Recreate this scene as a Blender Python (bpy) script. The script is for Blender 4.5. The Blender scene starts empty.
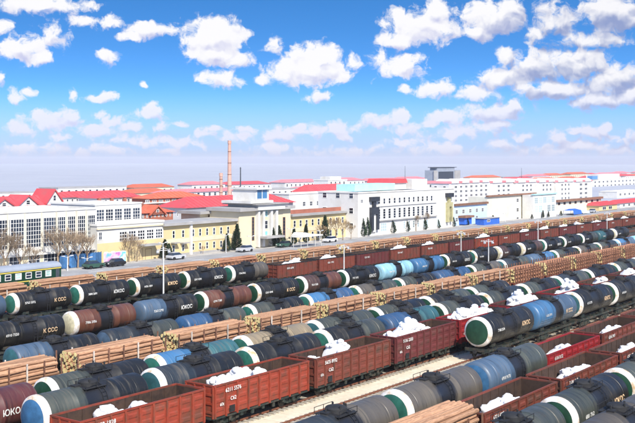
import bpy, bmesh, math, random
from mathutils import Vector, Matrix
random.seed(7)
rnd = random.Random(11)
scene = bpy.context.scene
COL = scene.collection

# ------------------------------------------------------------------ camera, light, sky
TH = math.atan(0.7425); CT = math.cos(TH); ST = math.sin(TH)
CAM_H = 20.4
cam = bpy.data.cameras.new('camera'); cam_o = bpy.data.objects.new('camera', cam); COL.objects.link(cam_o)
cam.sensor_width = 36.0; cam.lens = 36.0 * 1000 / 635
cam.shift_y = -51.5 / 635
cam.clip_start = 0.5; cam.clip_end = 20000
cam_o.location = (0, 0, CAM_H); cam_o.rotation_euler = (math.pi / 2, 0, TH - math.pi / 2)
scene.camera = cam_o

SUN_EL = math.radians(43)
SUN_DIR = Vector((-0.50, -0.866, 0)).normalized() * math.cos(SUN_EL) + Vector((0, 0, math.sin(SUN_EL)))
sun = bpy.data.lights.new('sun', 'SUN'); sun.energy = 5.0; sun.angle = math.radians(0.53); sun.color = (1.0, 0.94, 0.83)
sun_o = bpy.data.objects.new('sun', sun); COL.objects.link(sun_o)
sun_o.rotation_euler = SUN_DIR.to_track_quat('Z', 'Y').to_euler()

scene.view_settings.view_transform = 'Standard'; scene.view_settings.look = 'None'
scene.view_settings.exposure = 0.42; scene.view_settings.gamma = 1.0
try: scene.view_settings.use_curve_mapping = False
except Exception: pass
scene.cycles.use_denoising = True
scene.cycles.max_bounces = 6; scene.cycles.diffuse_bounces = 3; scene.cycles.glossy_bounces = 3
scene.cycles.transmission_bounces = 2; scene.cycles.volume_bounces = 1; scene.cycles.transparent_max_bounces = 4

def pix_dir(x, y):
    """photo pixel -> (azimuth, elevation) seen from the camera, used to place the clouds of that day"""
    X = (x - 317.5) / 1000.0; Y = (160 - y) / 1000.0
    return math.atan(X), math.atan(Y / math.sqrt(1 + X * X))

world = bpy.data.worlds.new('World'); scene.world = world; world.use_nodes = True
def build_sky():
    nt = world.node_tree; N = nt.nodes; L = nt.links; N.clear()
    def node(t, **k):
        n = N.new(t)
        for a, b in k.items(): setattr(n, a, b)
        return n
    def setin(sock, v):
        if isinstance(v, bpy.types.NodeSocket): L.new(v, sock)
        else: sock.default_value = v
    def M(op, a, b=0.0, c=0.0, clamp=False):
        n = node('ShaderNodeMath', operation=op, use_clamp=clamp)
        setin(n.inputs[0], a)
        if len(n.inputs) > 1: setin(n.inputs[1], b)
        if len(n.inputs) > 2: setin(n.inputs[2], c)
        return n.outputs[0]
    def V(op, a, b=(0, 0, 0)):
        n = node('ShaderNodeVectorMath', operation=op); setin(n.inputs[0], a); setin(n.inputs[1], b)
        return n
    def SS(v, lo, hi):
        n = node('ShaderNodeMapRange', interpolation_type='SMOOTHSTEP')
        setin(n.inputs[0], v); n.inputs[1].default_value = lo; n.inputs[2].default_value = hi
        return n.outputs[0]
    def MIX(f, a, b):
        n = node('ShaderNodeMix', data_type='RGBA'); setin(n.inputs[0], f); setin(n.inputs[6], a); setin(n.inputs[7], b)
        return n.outputs[2]
    tc = node('ShaderNodeTexCoord'); d = tc.outputs['Generated']
    nd = V('NORMALIZE', d).outputs[0]
    df = V('DOT_PRODUCT', nd, (CT, ST, 0)).outputs['Value']; dr = V('DOT_PRODUCT', nd, (ST, -CT, 0)).outputs['Value']
    sx = node('ShaderNodeSeparateXYZ'); L.new(nd, sx.inputs[0]); dz = sx.outputs[2]
    az = M('ARCTAN2', dr, df); el = M('ARCSINE', dz)
    cx = node('ShaderNodeCombineXYZ'); L.new(az, cx.inputs[0]); L.new(el, cx.inputs[1]); P = cx.outputs[0]
    # clear sky: Nishita, read higher up than the eye looks so that the blue deepens quickly above the horizon
    up = V('MULTIPLY', nd, (1, 1, 4.2)).outputs[0]; up = V('ADD', up, (0, 0, 0.05)).outputs[0]; up = V('NORMALIZE', up).outputs[0]
    sky = node('ShaderNodeTexSky', sky_type='NISHITA'); sky.sun_disc = False
    sky.sun_elevation = SUN_EL; sky.sun_rotation = math.atan2(SUN_DIR.x, SUN_DIR.y); sky.air_density = 1.0; sky.dust_density = 0.6; sky.ozone_density = 1.6
    L.new(up, sky.inputs[0])
    hs = node('ShaderNodeHueSaturation'); hs.inputs['Saturation'].default_value = 1.38; hs.inputs['Hue'].default_value = 0.503; hs.inputs['Value'].default_value = 1.95
    L.new(sky.outputs[0], hs.inputs['Color'])
    # clouds
    cl = [(150,30,26,9,1),(134,36,12,6,.8),(214,38,34,25,1.25),(212,54,36,14,1.1),(237,60,16,11,.9),(222,79,26,9,.9),(105,56,11,10,.9),
          (18,48,27,15,.9),(40,58,14,8,.8),(52,35,16,14,.55),(0,30,10,10,.7),(42,4,50,10,1),(84,20,18,9,.6),(113,23,16,8,.8),(127,36,8,5,.6),
          (100,97,18,6,.85),(74,95,6,6,.7),(146,83,5,4,.7),(16,98,9,8,.7),(29,92,6,4,.5),(2,78,8,8,.7),(98,114,9,5,.6),
          (310,70,46,19,1.15),(322,58,20,16,1.1),(296,58,14,14,.9),(352,63,10,9,.7),(265,80,13,6,.7),(320,97,16,7,.85),(276,48,10,12,.45),
          (420,26,42,20,1.15),(436,13,22,14,1),(400,40,26,9,.9),(494,18,34,18,1.15),(478,33,20,10,.9),(512,10,16,14,.9),
          (610,14,36,19,1.2),(556,22,26,24,.6),(540,36,20,16,.55),(590,40,46,9,.65),
          (400,66,28,14,.75),(380,58,12,12,.6),(436,89,24,10,.85),(404,87,6,5,.6),
          (532,66,26,18,.95),(580,64,36,18,.95),(612,80,34,22,.9),(500,80,28,14,.8),(478,94,28,8,.75),(556,90,52,12,.85),(602,100,36,10,.85),(632,95,18,14,.9),
          (506,58,12,14,.8),(580,56,14,12,.9),(490,112,40,11,.9),(445,118,28,10,.75),(512,108,18,9,.8),
          (388,120,24,9,.7),(410,128,30,9,.55),(340,128,24,9,.6),(310,130,22,8,.7),(372,118,14,7,.6),(462,132,40,9,.55),(486,128,34,9,.55),
          (50,122,34,12,.75),(60,114,20,8,.7),(25,130,20,10,.5),(100,130,28,10,.65),(110,122,16,8,.6),(150,114,18,8,.8),(152,106,8,7,.7),(180,124,8,4,.5),
          (45,148,30,7,.5),(82,156,12,9,.6),(130,140,30,8,.5),(180,142,36,8,.5),(206,133,14,7,.65),(240,138,30,8,.5),(280,134,30,9,.6),(30,160,40,6,.35),
          (560,140,14,10,.7),(590,134,18,9,.7),(585,146,44,8,.6),(620,140,24,8,.6),(20,148,26,6,.6),(110,150,30,6,.55),(165,153,18,5,.6),(270,148,26,6,.6),(350,150,30,7,.65),(400,143,20,6,.7),(445,148,30,7,.65),(500,146,24,7,.65),(560,154,36,6,.6),(615,152,24,6,.65),(60,138,14,6,.6),(345,136,10,7,.8),(300,127,9,6,.7),(214,128,8,5,.7),(70,116,12,7,.8),(20,126,12,7,.7),(128,128,14,6,.7),(380,122,12,7,.85),(404,118,10,6,.8),(430,124,12,6,.7),(455,134,18,6,.7),(500,124,20,7,.7),(520,138,14,6,.6),(575,132,10,6,.8),(604,130,12,6,.8),(628,136,10,6,.7),(160,128,12,5,.6),(248,131,14,5,.6),(540,150,60,7,.4),(420,150,60,7,.35),(300,152,60,6,.3)]
    def nz(src, scale, det, rough, off):
        n = node('ShaderNodeTexNoise'); n.inputs['Scale'].default_value = scale; n.inputs['Detail'].default_value = det; n.inputs['Roughness'].default_value = rough
        L.new(V('ADD', src, off).outputs[0], n.inputs['Vector']); return n
    # ragged outlines: the place looked up is itself stirred a little
    wv = nz(P, 45, 3, .55, (9.1, 4.2, 0)).outputs['Color']
    wv = V('MULTIPLY', V('SUBTRACT', wv, (.5, .5, .5)).outputs[0], (.022, .014, 0)).outputs[0]
    PW = V('ADD', P, wv).outputs[0]
    def field(shift):
        Ps = V('ADD', PW, shift).outputs[0]
        D = None
        for (x, y, rx, ry, w) in cl:
            a, e = pix_dir(x, y)
            q = V('SUBTRACT', Ps, (a, e, 0)).outputs[0]
            q = V('MULTIPLY', q, (1000.0 / (rx * 1.1), 1000.0 / (ry * 1.12), 0)).outputs[0]
            ln = V('LENGTH', q).outputs['Value']
            t = M('MULTIPLY_ADD', ln, -w, w)
            D = t if D is None else M('SMOOTH_MAX', D, t, 0.08)
        D = M('MAXIMUM', D, -0.6)
        # the same kind of fair-weather clouds everywhere round the frame
        gq = V('ADD', V('MULTIPLY', Ps, (9.0, 22.0, 0)).outputs[0], (31.7, 5.3, 0)).outputs[0]
        gd = M('MULTIPLY_ADD', nz(gq, 1.0, 2, .5, (0, 0, 0)).outputs[0], 5.0, -2.75)
        om = M('MAXIMUM', SS(M('ABSOLUTE', az), 0.31, 0.36), SS(el, 0.165, 0.20))
        gd = M('MINIMUM', M('MULTIPLY_ADD', om, 3.0, M('SUBTRACT', gd, 3.0)), 1.1)
        D = M('MAXIMUM', D, gd)
        n1 = nz(Ps, 62, 6, 0.62, (3.1, 1.7, 0)).outputs[0]; n3 = nz(Ps, 80, 2, 0.5, (3.1, 1.7, 0)).outputs[0]
        F = M('ADD', D, M('MULTIPLY_ADD', n1, 2.0, -1.0))
        Fs = M('ADD', M('MULTIPLY', D, 0.9), M('MULTIPLY_ADD', n3, 0.85, -0.425))
        return F, Fs
    F, Fs = field((0, 0, 0)); _, Fs2 = field((-0.0022, 0.0065, 0))
    alpha = SS(F, 0.02, 0.46)
    lit = M('MULTIPLY_ADD', M('SUBTRACT', Fs, Fs2), 0.95, 0.74, clamp=True)
    rightgrey = SS(az, 0.09, 0.24)
    lit = M('SUBTRACT', lit, M('MULTIPLY', rightgrey, 0.26), clamp=True)
    ccol_hi = (7.6, 7.5, 7.6, 1); ccol_lo = MIX(rightgrey, (4.5, 4.6, 6.4, 1), (2.3, 2.8, 4.7, 1))
    ccol = MIX(SS(lit, 0.12, 0.84), ccol_lo, ccol_hi)
    low = SS(el, 0.085, 0.02)
    ccol = MIX(M('MULTIPLY', low, 0.55), ccol, (6.0, 5.6, 6.8, 1))
    base = MIX(M('MULTIPLY', SS(el, 0.075, 0.006), 0.85), hs.outputs[0], (3.1, 3.8, 6.0, 1))
    base = MIX(M('MULTIPLY', alpha, M('MULTIPLY_ADD', low, -0.18, 0.97)), base, ccol)
    base = MIX(SS(el, 0.015, -0.003), base, (4.0, 4.3, 5.8, 1))
    bg = node('ShaderNodeBackground'); L.new(base, bg.inputs[0]); bg.inputs[1].default_value = 0.1
    out = node('ShaderNodeOutputWorld'); L.new(bg.outputs[0], out.inputs[0])
build_sky()
world.cycles.sampling_method = 'MANUAL'; world.cycles.sample_map_resolution = 512

# ------------------------------------------------------------------ geometry of the place
# x runs along the tracks, y across them (away from the viewer), z up.  p = distance of a track from the viewpoint.
def at(x, p):
    """where the line of sight through photo column x crosses the vertical plane at distance p: along-track x, depth Z"""
    Z = 1000.0 * p / (CT * (1060.0 - x)); X = (x - 317.5) * Z / 1000.0
    return X * ST + Z * CT, Z
def U(x, p): return at(x, p)[0]
def Hh(x, y, p): return CAM_H - (y - 160.0) * at(x, p)[1] / 1000.0

# ------------------------------------------------------------------ mesh kit
class MB:
    def __init__(s): s.v = []; s.f = []; s.m = []
    def add(s, vs, fs, mi=0):
        o = len(s.v); s.v += [tuple(v) for v in vs]
        for f in fs: s.f.append([o + i for i in f]); s.m.append(mi)
        return s
    def box(s, x0, x1, y0, y1, z0, z1, mi=0):
        return s.add([(x0,y0,z0),(x1,y0,z0),(x1,y1,z0),(x0,y1,z0),(x0,y0,z1),(x1,y0,z1),(x1,y1,z1),(x0,y1,z1)],
                     [(0,3,2,1),(4,5,6,7),(0,1,5,4),(1,2,6,5),(2,3,7,6),(3,0,4,7)], mi)
    def bar(s, a, b, r0, r1=None, n=6, mi=0, caps=True):
        r1 = r0 if r1 is None else r1
        a = Vector(a); b = Vector(b); d = (b - a).normalized()
        q = d.orthogonal().normalized(); w = d.cross(q)
        vs = []
        for c, r in ((a, r0), (b, r1)):
            for i in range(n):
                t = 2 * math.pi * i / n; vs.append(c + q * (r * math.cos(t)) + w * (r * math.sin(t)))
        fs = [(i, (i + 1) % n, n + (i + 1) % n, n + i) for i in range(n)]
        if caps: fs += [tuple(range(n - 1, -1, -1)), tuple(range(n, 2 * n))]
        return s.add(vs, fs, mi)
    def lathe_x(s, prof, zc, n=28, mi=0, yc=0.0):
        """profile of (x, r) turned about the x axis at height zc"""
        vs = []; fs = []; rings = []
        for x, r in prof:
            if r < 1e-6: vs.append((x, yc, zc)); rings.append([len(vs) - 1])
            else:
                st = len(vs)
                for i in range(n):
                    t = 2 * math.pi * i / n; vs.append((x, yc + r * math.cos(t), zc + r * math.sin(t)))
                rings.append(list(range(st, st + n)))
        for A, B in zip(rings, rings[1:]):
            for i in range(n):
                j = (i + 1) % n
                if len(A) == 1 and len(B) == 1: continue
                if len(A) == 1: fs.append((A[0], B[j], B[i]))
                elif len(B) == 1: fs.append((A[i], A[j], B[0]))
                else: fs.append((A[i], A[j], B[j], B[i]))
        return s.add(vs, fs, mi)
    def prism(s, pts, y0, y1, mi=0):
        """outline in x,z pushed from y0 to y1"""
        n = len(pts); vs = [(x, y0, z) for x, z in pts] + [(x, y1, z) for x, z in pts]
        fs = [tuple(range(n)), tuple(range(2 * n - 1, n - 1, -1))] + [(i, n + i, n + (i + 1) % n, (i + 1) % n) for i in range(n)]
        return s.add(vs, fs, mi)
    def mesh(s, name, mats, smooth=False, fix=True):
        me = bpy.data.meshes.new(name); me.from_pydata(s.v, [], s.f)
        for m in (mats if isinstance(mats, (list, tuple)) else [mats]): me.materials.append(m)
        if len(me.materials) > 1: me.polygons.foreach_set('material_index', s.m)
        if fix:
            bm = bmesh.new(); bm.from_mesh(me); bmesh.ops.recalc_face_normals(bm, faces=bm.faces); bm.to_mesh(me); bm.free()
        if smooth:
            me.polygons.foreach_set('use_smooth', [True] * len(me.polygons))
            try: me.set_sharp_from_angle(angle=math.radians(38))
            except Exception: pass
        me.update(); return me

def part(name, me, parent=None, loc=(0, 0, 0), rot=(0, 0, 0), mat=None, scale=None):
    o = bpy.data.objects.new(name, me); COL.objects.link(o)
    o.location = loc
    if rot != (0, 0, 0): o.rotation_euler = rot
    if scale is not None: o.scale = scale
    if parent is not None: o.parent = parent
    if mat is not None:
        o.material_slots[0].link = 'OBJECT'; o.material_slots[0].material = mat
    return o
def tag(o, label=None, cat=None, group=None, kind=None):
    if label: o['label'] = label
    if cat: o['category'] = cat
    if group: o['group'] = group
    if kind: o['kind'] = kind
    return o
def thing(name, label, cat, loc=(0, 0, 0), rotz=0.0, group=None):
    o = bpy.data.objects.new(name, None); COL.objects.link(o); o.empty_display_size = 0.3
    o.location = loc; o.rotation_euler = (0, 0, rotz)
    return tag(o, label, cat, group)

# ------------------------------------------------------------------ materials
def _nm(name):
    m = bpy.data.materials.new(name); m.use_nodes = True
    nt = m.node_tree; b = nt.nodes['Principled BSDF']; return m, nt, b
def mat(name, col, rough=0.7, var=0.18, scale=1.2, col2=None, mix=0.5, obj_var=0.1, bump=0.0, metal=0.0, spec=0.4, coords='Object', detail=5, stretch=(1,1,1), bscale=None):
    """base colour broken up by two noises (dust, wear) and a little change from object to object"""
    m, nt, b = _nm(name); N = nt.nodes; L = nt.links
    tc = N.new('ShaderNodeTexCoord'); mp = N.new('ShaderNodeMapping'); mp.inputs['Scale'].default_value = stretch
    L.new(tc.outputs[coords], mp.inputs[0])
    oi = N.new('ShaderNodeObjectInfo')
    ad = N.new('ShaderNodeVectorMath'); ad.operation = 'ADD'; L.new(mp.outputs[0], ad.inputs[0])
    sc = N.new('ShaderNodeVectorMath'); sc.operation = 'SCALE'; sc.inputs[0].default_value = (17, 31, 23); L.new(oi.outputs['Random'], sc.inputs['Scale']); L.new(sc.outputs[0], ad.inputs[1])
    n1 = N.new('ShaderNodeTexNoise'); n1.inputs['Scale'].default_value = scale; n1.inputs['Detail'].default_value = detail; n1.inputs['Roughness'].default_value = 0.62
    L.new(ad.outputs[0], n1.inputs['Vector'])
    c2 = col2 or tuple(min(1, c * (1 + 1.6 * var)) for c in col)
    c1 = tuple(c * (1 - var) for c in col)
    rp = N.new('ShaderNodeValToRGB'); e = rp.color_ramp.elements
    e[0].position = 0.34; e[0].color = (*c1, 1); e[1].position = 0.72 if col2 is None else 0.80 - 0.3 * mix; e[1].color = (*c2, 1)
    if col2 is not None:
        k = rp.color_ramp.elements.new(0.46); k.color = (*col, 1)
    L.new(n1.outputs[0], rp.inputs[0])
    hv = N.new('ShaderNodeHueSaturation')
    mr = N.new('ShaderNodeMapRange'); mr.inputs[3].default_value = 1 - obj_var; mr.inputs[4].default_value = 1 + obj_var
    L.new(oi.outputs['Random'], mr.inputs[0]); L.new(mr.outputs[0], hv.inputs['Value']); L.new(rp.outputs[0], hv.inputs['Color'])
    L.new(hv.outputs[0], b.inputs['Base Color'])
    b.inputs['Roughness'].default_value = rough; b.inputs['Metallic'].default_value = metal; b.inputs['Specular IOR Level'].default_value = spec
    if bump > 0:
        n2 = N.new('ShaderNodeTexNoise'); n2.inputs['Scale'].default_value = bscale or scale * 4; n2.inputs['Detail'].default_value = 4; L.new(ad.outputs[0], n2.inputs['Vector'])
        bp = N.new('ShaderNodeBump'); bp.inputs['Strength'].default_value = bump; bp.inputs['Distance'].default_value = 0.05
        L.new(n2.outputs[0], bp.inputs['Height']); L.new(bp.outputs[0], b.inputs['Normal'])
    return m

TCOL = {'black': (.009, .0088, .0072), 'navy': (.022, .029, .036), 'grey': (.092, .080, .064), 'rust': (.115, .040, .022), 'blue': (.042, .135, .27),
        'pale blue': (.26, .50, .62), 'maroon': (.095, .026, .024), 'tan': (.24, .19, .12), 'steel': (.060, .100, .155), 'brown': (.070, .036, .028),
        'teal': (.030, .105, .120), 'green': (.011, .052, .027), 'sea': (.022, .115, .085), 'cream': (.56, .52, .36), 'slate': (.052, .060, .050), 'deep blue': (.026, .075, .165)}
_tm = {}
def tank_mat(a, b_, spill=1.3):
    """left-half colour, right-half colour and the black oil run-down below the filling dome; dusty top, rusty flecks"""
    key = (a, b_, spill)
    if key in _tm: return _tm[key]
    m, nt, b = _nm('tank_paint_%s_%s' % (a.replace(' ', '_'), b_.replace(' ', '_'))); N = nt.nodes; L = nt.links
    tc = N.new('ShaderNodeTexCoord'); oi = N.new('ShaderNodeObjectInfo')
    off = N.new('ShaderNodeVectorMath'); off.operation = 'SCALE'; off.inputs[0].default_value = (37, 11, 53); L.new(oi.outputs['Random'], off.inputs['Scale'])
    ad = N.new('ShaderNodeVectorMath'); ad.operation = 'ADD'; L.new(tc.outputs['Object'], ad.inputs[0]); L.new(off.outputs[0], ad.inputs[1])
    def noise(scale, det=4, st=(1, 1, 1)):
        mp = N.new('ShaderNodeMapping'); mp.inputs['Scale'].default_value = st; L.new(ad.outputs[0], mp.inputs[0])
        n = N.new('ShaderNodeTexNoise'); n.inputs['Scale'].default_value = scale; n.inputs['Detail'].default_value = det; n.inputs['Roughness'].default_value = 0.6
        L.new(mp.outputs[0], n.inputs['Vector']); return n.outputs[0]
    def ss(v, lo, hi):
        n = N.new('ShaderNodeMapRange'); n.interpolation_type = 'SMOOTHSTEP'; L.new(v, n.inputs[0]); n.inputs[1].default_value = lo; n.inputs[2].default_value = hi; return n.outputs[0]
    def mth(op, x, y):
        n = N.new('ShaderNodeMath'); n.operation = op
        for i, v in enumerate((x, y)):
            if isinstance(v, (int, float)): n.inputs[i].default_value = v
            else: L.new(v, n.inputs[i])
        return n.outputs[0]
    def mix(f, x, y):
        n = N.new('ShaderNodeMix'); n.data_type = 'RGBA'
        for i, v in ((0, f), (6, x), (7, y)):
            if isinstance(v, tuple): n.inputs[i].default_value = (*v, 1) if len(v) == 3 else v
            elif isinstance(v, (int, float)): n.inputs[i].default_value = v
            else: L.new(v, n.inputs[i])
        return n.outputs[2]
    sp = N.new('ShaderNodeSeparateXYZ'); L.new(tc.outputs['Object'], sp.inputs[0]); X = sp.outputs[0]
    streak = noise(1.6, 5, (1.6, 0.22, 0.22)); blot = noise(0.9, 5); fine = noise(7, 4); run = noise(2.2, 6, (2.6, .12, .2))
    xx = mth('ADD', X, mth('MULTIPLY', mth('SUBTRACT', streak, 0.5), 1.6))
    c = mix(ss(xx, -0.05, 0.05), TCOL[a], TCOL[b_])
    c = mix(mth('MULTIPLY', ss(blot, 0.52, 0.78), 0.26), c, (.085, .06, .042))            # dust and rust
    c = mix(mth('MULTIPLY', ss(fine, 0.58, 0.72), 0.16), c, (.13, .07, .04))
    c = mix(mth('MULTIPLY', ss(run, 0.52, 0.68), 0.42), c, (.135, .115, .085))            # grimy runs down the sides
    c = mix(mth('MULTIPLY', ss(run, 0.46, 0.34), 0.55), c, (.012, .014, .015))
    c = mix(mth('MULTIPLY', ss(streak, 0.55, 0.75), 0.35), c, (.015, .015, .017))
    c = mix(ss(mth('ABSOLUTE', xx, 0), spill, spill * 0.72), c, (.012, .012, .014))      # oil run below the dome
    hv = N.new('ShaderNodeHueSaturation'); mr = N.new('ShaderNodeMapRange'); mr.inputs[3].default_value = .8; mr.inputs[4].default_value = 1.25
    L.new(oi.outputs['Random'], mr.inputs[0]); L.new(mr.outputs[0], hv.inputs['Value']); L.new(c, hv.inputs['Color'])
    L.new(hv.outputs[0], b.inputs['Base Color'])
    ro = N.new('ShaderNodeMapRange'); L.new(blot, ro.inputs[0]); ro.inputs[1].default_value = .3; ro.inputs[2].default_value = .7; ro.inputs[3].default_value = .34; ro.inputs[4].default_value = .6
    L.new(ro.outputs[0], b.inputs['Roughness']); b.inputs['Specular IOR Level'].default_value = .6
    bp = N.new('ShaderNodeBump'); bp.inputs['Strength'].default_value = .12; bp.inputs['Distance'].default_value = .03; L.new(blot, bp.inputs['Height']); L.new(bp.outputs[0], b.inputs['Normal'])
    _tm[key] = m; return m

M = {}
for k, c in TCOL.items(): M['head_' + k] = mat('head_paint_' + k.replace(' ', '_'), c, .5, .25, 1.5, obj_var=.15)
M['ring'] = mat('white_ring_paint', (.80, .79, .76), .6, .06, 1.2, col2=(.48, .33, .18), mix=.45, obj_var=.10)
M['iron'] = mat('black_iron', (.018, .018, .019), .7, .3, 2)
M['under'] = mat('underframe_green_black', (.020, .030, .026), .75, .35, 1.5, col2=(.07, .05, .035), mix=.4)
M['wheel'] = mat('wheel_steel', (.035, .028, .024), .55, .3, 3)
M['letter'] = mat('white_lettering', (.66, .66, .63), .6, .3, 5)
M['letter_orange'] = mat('weathered_lettering', (.72, .50, .30), .6, .25, 4)
M['letter_teal'] = mat('teal_lettering', (.10, .62, .62), .6, .2, 4)
M['red'] = mat('gondola_red_paint', (.29, .046, .023), .6, .30, .8, col2=(.15, .050, .03), mix=.55, obj_var=.10, bump=.1)
M['redbrown'] = mat('gondola_redbrown_paint', (.175, .042, .026), .65, .28, .8, col2=(.095, .045, .03), mix=.5, obj_var=.10, bump=.1)
M['maroon'] = mat('gondola_maroon_paint', (.125, .026, .026), .65, .22, 1.1, col2=(.09, .04, .03), mix=.35, obj_var=.10, bump=.1)
M['crimson'] = mat('gondola_crimson_paint', (.27, .014, .016), .6, .2, 1.1, col2=(.15, .03, .03), mix=.3, obj_var=.10, bump=.1)
M['inside'] = mat('gondola_inside_rust', (.060, .034, .023), .85, .3, 1.4, col2=(.030, .018, .014), mix=.5, obj_var=.15)
M['sack'] = mat('white_woven_sack', (.82, .82, .82), .8, .04, 2, obj_var=.04, bump=.3)
M['bark'] = mat('peeled_bark', (.45, .255, .15), .85, .30, 3.0, col2=(.27, .145, .085), mix=.5, obj_var=.30, bump=.4, stretch=(.35, 2, 2))
M['bark_far'] = mat('peeled_bark_dark', (.33, .155, .085), .85, .28, 3.0, col2=(.17, .08, .05), mix=.5, obj_var=.25, bump=.4, stretch=(.35, 2, 2))
M['cut'] = mat('fresh_cut_wood', (.85, .66, .30), .8, .18, 6, obj_var=.12)
M['stake'] = mat('stake_steel', (.20, .10, .065), .8, .3, 2, obj_var=.2)
M['stake_pale'] = mat('stake_pale', (.55, .50, .44), .8, .2, 2, obj_var=.2)
M['rail'] = mat('rail_rust', (.16, .062, .036), .5, .25, 3)
M['sleeper'] = mat('sleeper_concrete', (.36, .33, .28), .85, .2, 3)
M['sleeper_dark'] = mat('sleeper_tarred', (.06, .05, .042), .85, .3, 3)
M['pole'] = mat('lamp_pole_concrete', (.58, .58, .56), .7, .1, 2)
M['lamp'] = mat('lamp_casing', (.58, .59, .60), .5, .08, 3)

def ground_mat(name, a, b_, c_, s1, s2, rough=.9):
    m, nt, b = _nm(name); N = nt.nodes; L = nt.links
    tc = N.new('ShaderNodeTexCoord')
    n1 = N.new('ShaderNodeTexNoise'); n1.inputs['Scale'].default_value = s1; n1.inputs['Detail'].default_value = 6; L.new(tc.outputs['Object'], n1.inputs['Vector'])
    n2 = N.new('ShaderNodeTexNoise'); n2.inputs['Scale'].default_value = s2; n2.inputs['Detail'].default_value = 5; L.new(tc.outputs['Object'], n2.inputs['Vector'])
    r = N.new('ShaderNodeValToRGB'); r.color_ramp.elements[0].position = .35; r.color_ramp.elements[0].color = (*a, 1); r.color_ramp.elements[1].position = .66; r.color_ramp.elements[1].color = (*b_, 1)
    L.new(n1.outputs[0], r.inputs[0])
    r2 = N.new('ShaderNodeMapRange'); r2.inputs[1].default_value = .5; r2.inputs[2].default_value = .75; r2.inputs[4].default_value = .7; L.new(n2.outputs[0], r2.inputs[0])
    mx = N.new('ShaderNodeMix'); mx.data_type = 'RGBA'; L.new(r2.outputs[0], mx.inputs[0]); L.new(r.outputs[0], mx.inputs[6]); mx.inputs[7].default_value = (*c_, 1)
    L.new(mx.outputs[2], b.inputs['Base Color']); b.inputs['Roughness'].default_value = rough
    bp = N.new('ShaderNodeBump'); bp.inputs['Strength'].default_value = .35; bp.inputs['Distance'].default_value = .06
    L.new(n2.outputs[0], bp.inputs['Height']); L.new(bp.outputs[0], b.inputs['Normal'])
    return m
M['yard'] = ground_mat('yard_ballast_oily', (.030, .026, .023), (.070, .058, .048), (.12, .10, .08), .35, 3.0)
M['sand'] = ground_mat('pale_sand', (.62, .54, .40), (.74, .66, .51), (.48, .42, .31), .5, 2.2)
M['haze_earth'] = ground_mat('haze_tinted_ground', (.355, .37, .42), (.40, .415, .46), (.31, .32, .35), .012, .2)  # distant haze put into the ground colour: lavender grey that blends with the low sky
M['asphalt'] = ground_mat('worn_asphalt', (.26, .26, .265), (.36, .36, .36), (.19, .19, .195), .15, 2.0)
M['paving'] = ground_mat('pavement', (.36, .34, .32), (.46, .44, .41), (.28, .27, .25), .3, 3.0)
M['line'] = mat('road_paint', (.72, .72, .70), .7, .1, 2)

# ------------------------------------------------------------------ the setting: ground, road, tracks
def sheet(name, u0, u1, p0, p1, z, m, sub=1):
    me = MB().add([(u0, p0, z), (u1, p0, z), (u1, p1, z), (u0, p1, z)], [(0, 1, 2, 3)]).mesh(name, m)
    return tag(part(name, me), kind='structure')
sheet('ground', -1000, 4300, -1000, 4300, -0.004, M['haze_earth'])
sheet('rail_yard', -150, 900, -30, 131, 0.0, M['yard'])
sheet('sand_strip', -150, 700, 42.5, 50.95, 0.004, M['sand'])
sheet('road', -150, 900, 136.5, 147.0, 0.004, M['asphalt'])
tag(part('pavement', MB().box(-150, 900, 147.0, 149.4, -.02, .13).mesh('pavement', M['paving'])), kind='structure')
tag(part('platform', MB().box(-150, 900, 131.2, 136.4, -.02, .14).mesh('platform', M['paving'])), kind='structure')
mb = MB()
for i in range(110):
    mb.box(-140 + i * 9, -136.5 + i * 9, 141.6, 141.75, 0.0, .009)
part('road_line', mb.mesh('road_line', M['line']), bpy.data.objects['road'], (0, 0, 0))

TRACKS = {'R0': 22.7, 'R1': 27.0, 'R2': 32.0, 'R3': 36.8, 'R35': 47.1, 'R4': 51.8, 'R5': 55.7, 'R6': 59.6, 'E1': 64.2, 'R7': 69.0, 'R8': 73.6,
          'E2': 79.0, 'R9': 85.5, 'E3': 91.0, 'E4': 97.5, 'R10': 103.0, 'R11': 109.7, 'E5': 115.5, 'E6': 121.5, 'R13': 127.5}
rail_me = MB().box(-60, 620, -.035, .035, .14, .30).mesh('rail', M['rail'])
def sleepers_mesh(nm, u0, u1, m):
    mb = MB(); n = int((u1 - u0) / .62)
    for i in range(n):
        x = u0 + i * .62 + rnd.uniform(-.03, .03); mb.box(x, x + .25, -1.3 + rnd.uniform(-.04, .04), 1.3, -.02, .14)
    return mb.mesh(nm, m, fix=False)
sl_pale = sleepers_mesh('sleepers', 20, 330, M['sleeper']); sl_dark = sleepers_mesh('sleepers', 20, 420, M['sleeper_dark'])
for k, p in TRACKS.items():
    t = bpy.data.objects.new('railway_track', None); COL.objects.link(t); t.location = (0, p, 0.006); tag(t, kind='structure')
    part('rail', rail_me, t, (0, -.72, 0)); part('rail', rail_me, t, (0, .72, 0))
    tag(part('sleepers', sl_pale if k in ('R35', 'R4') else sl_dark, t), kind='stuff')

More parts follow.
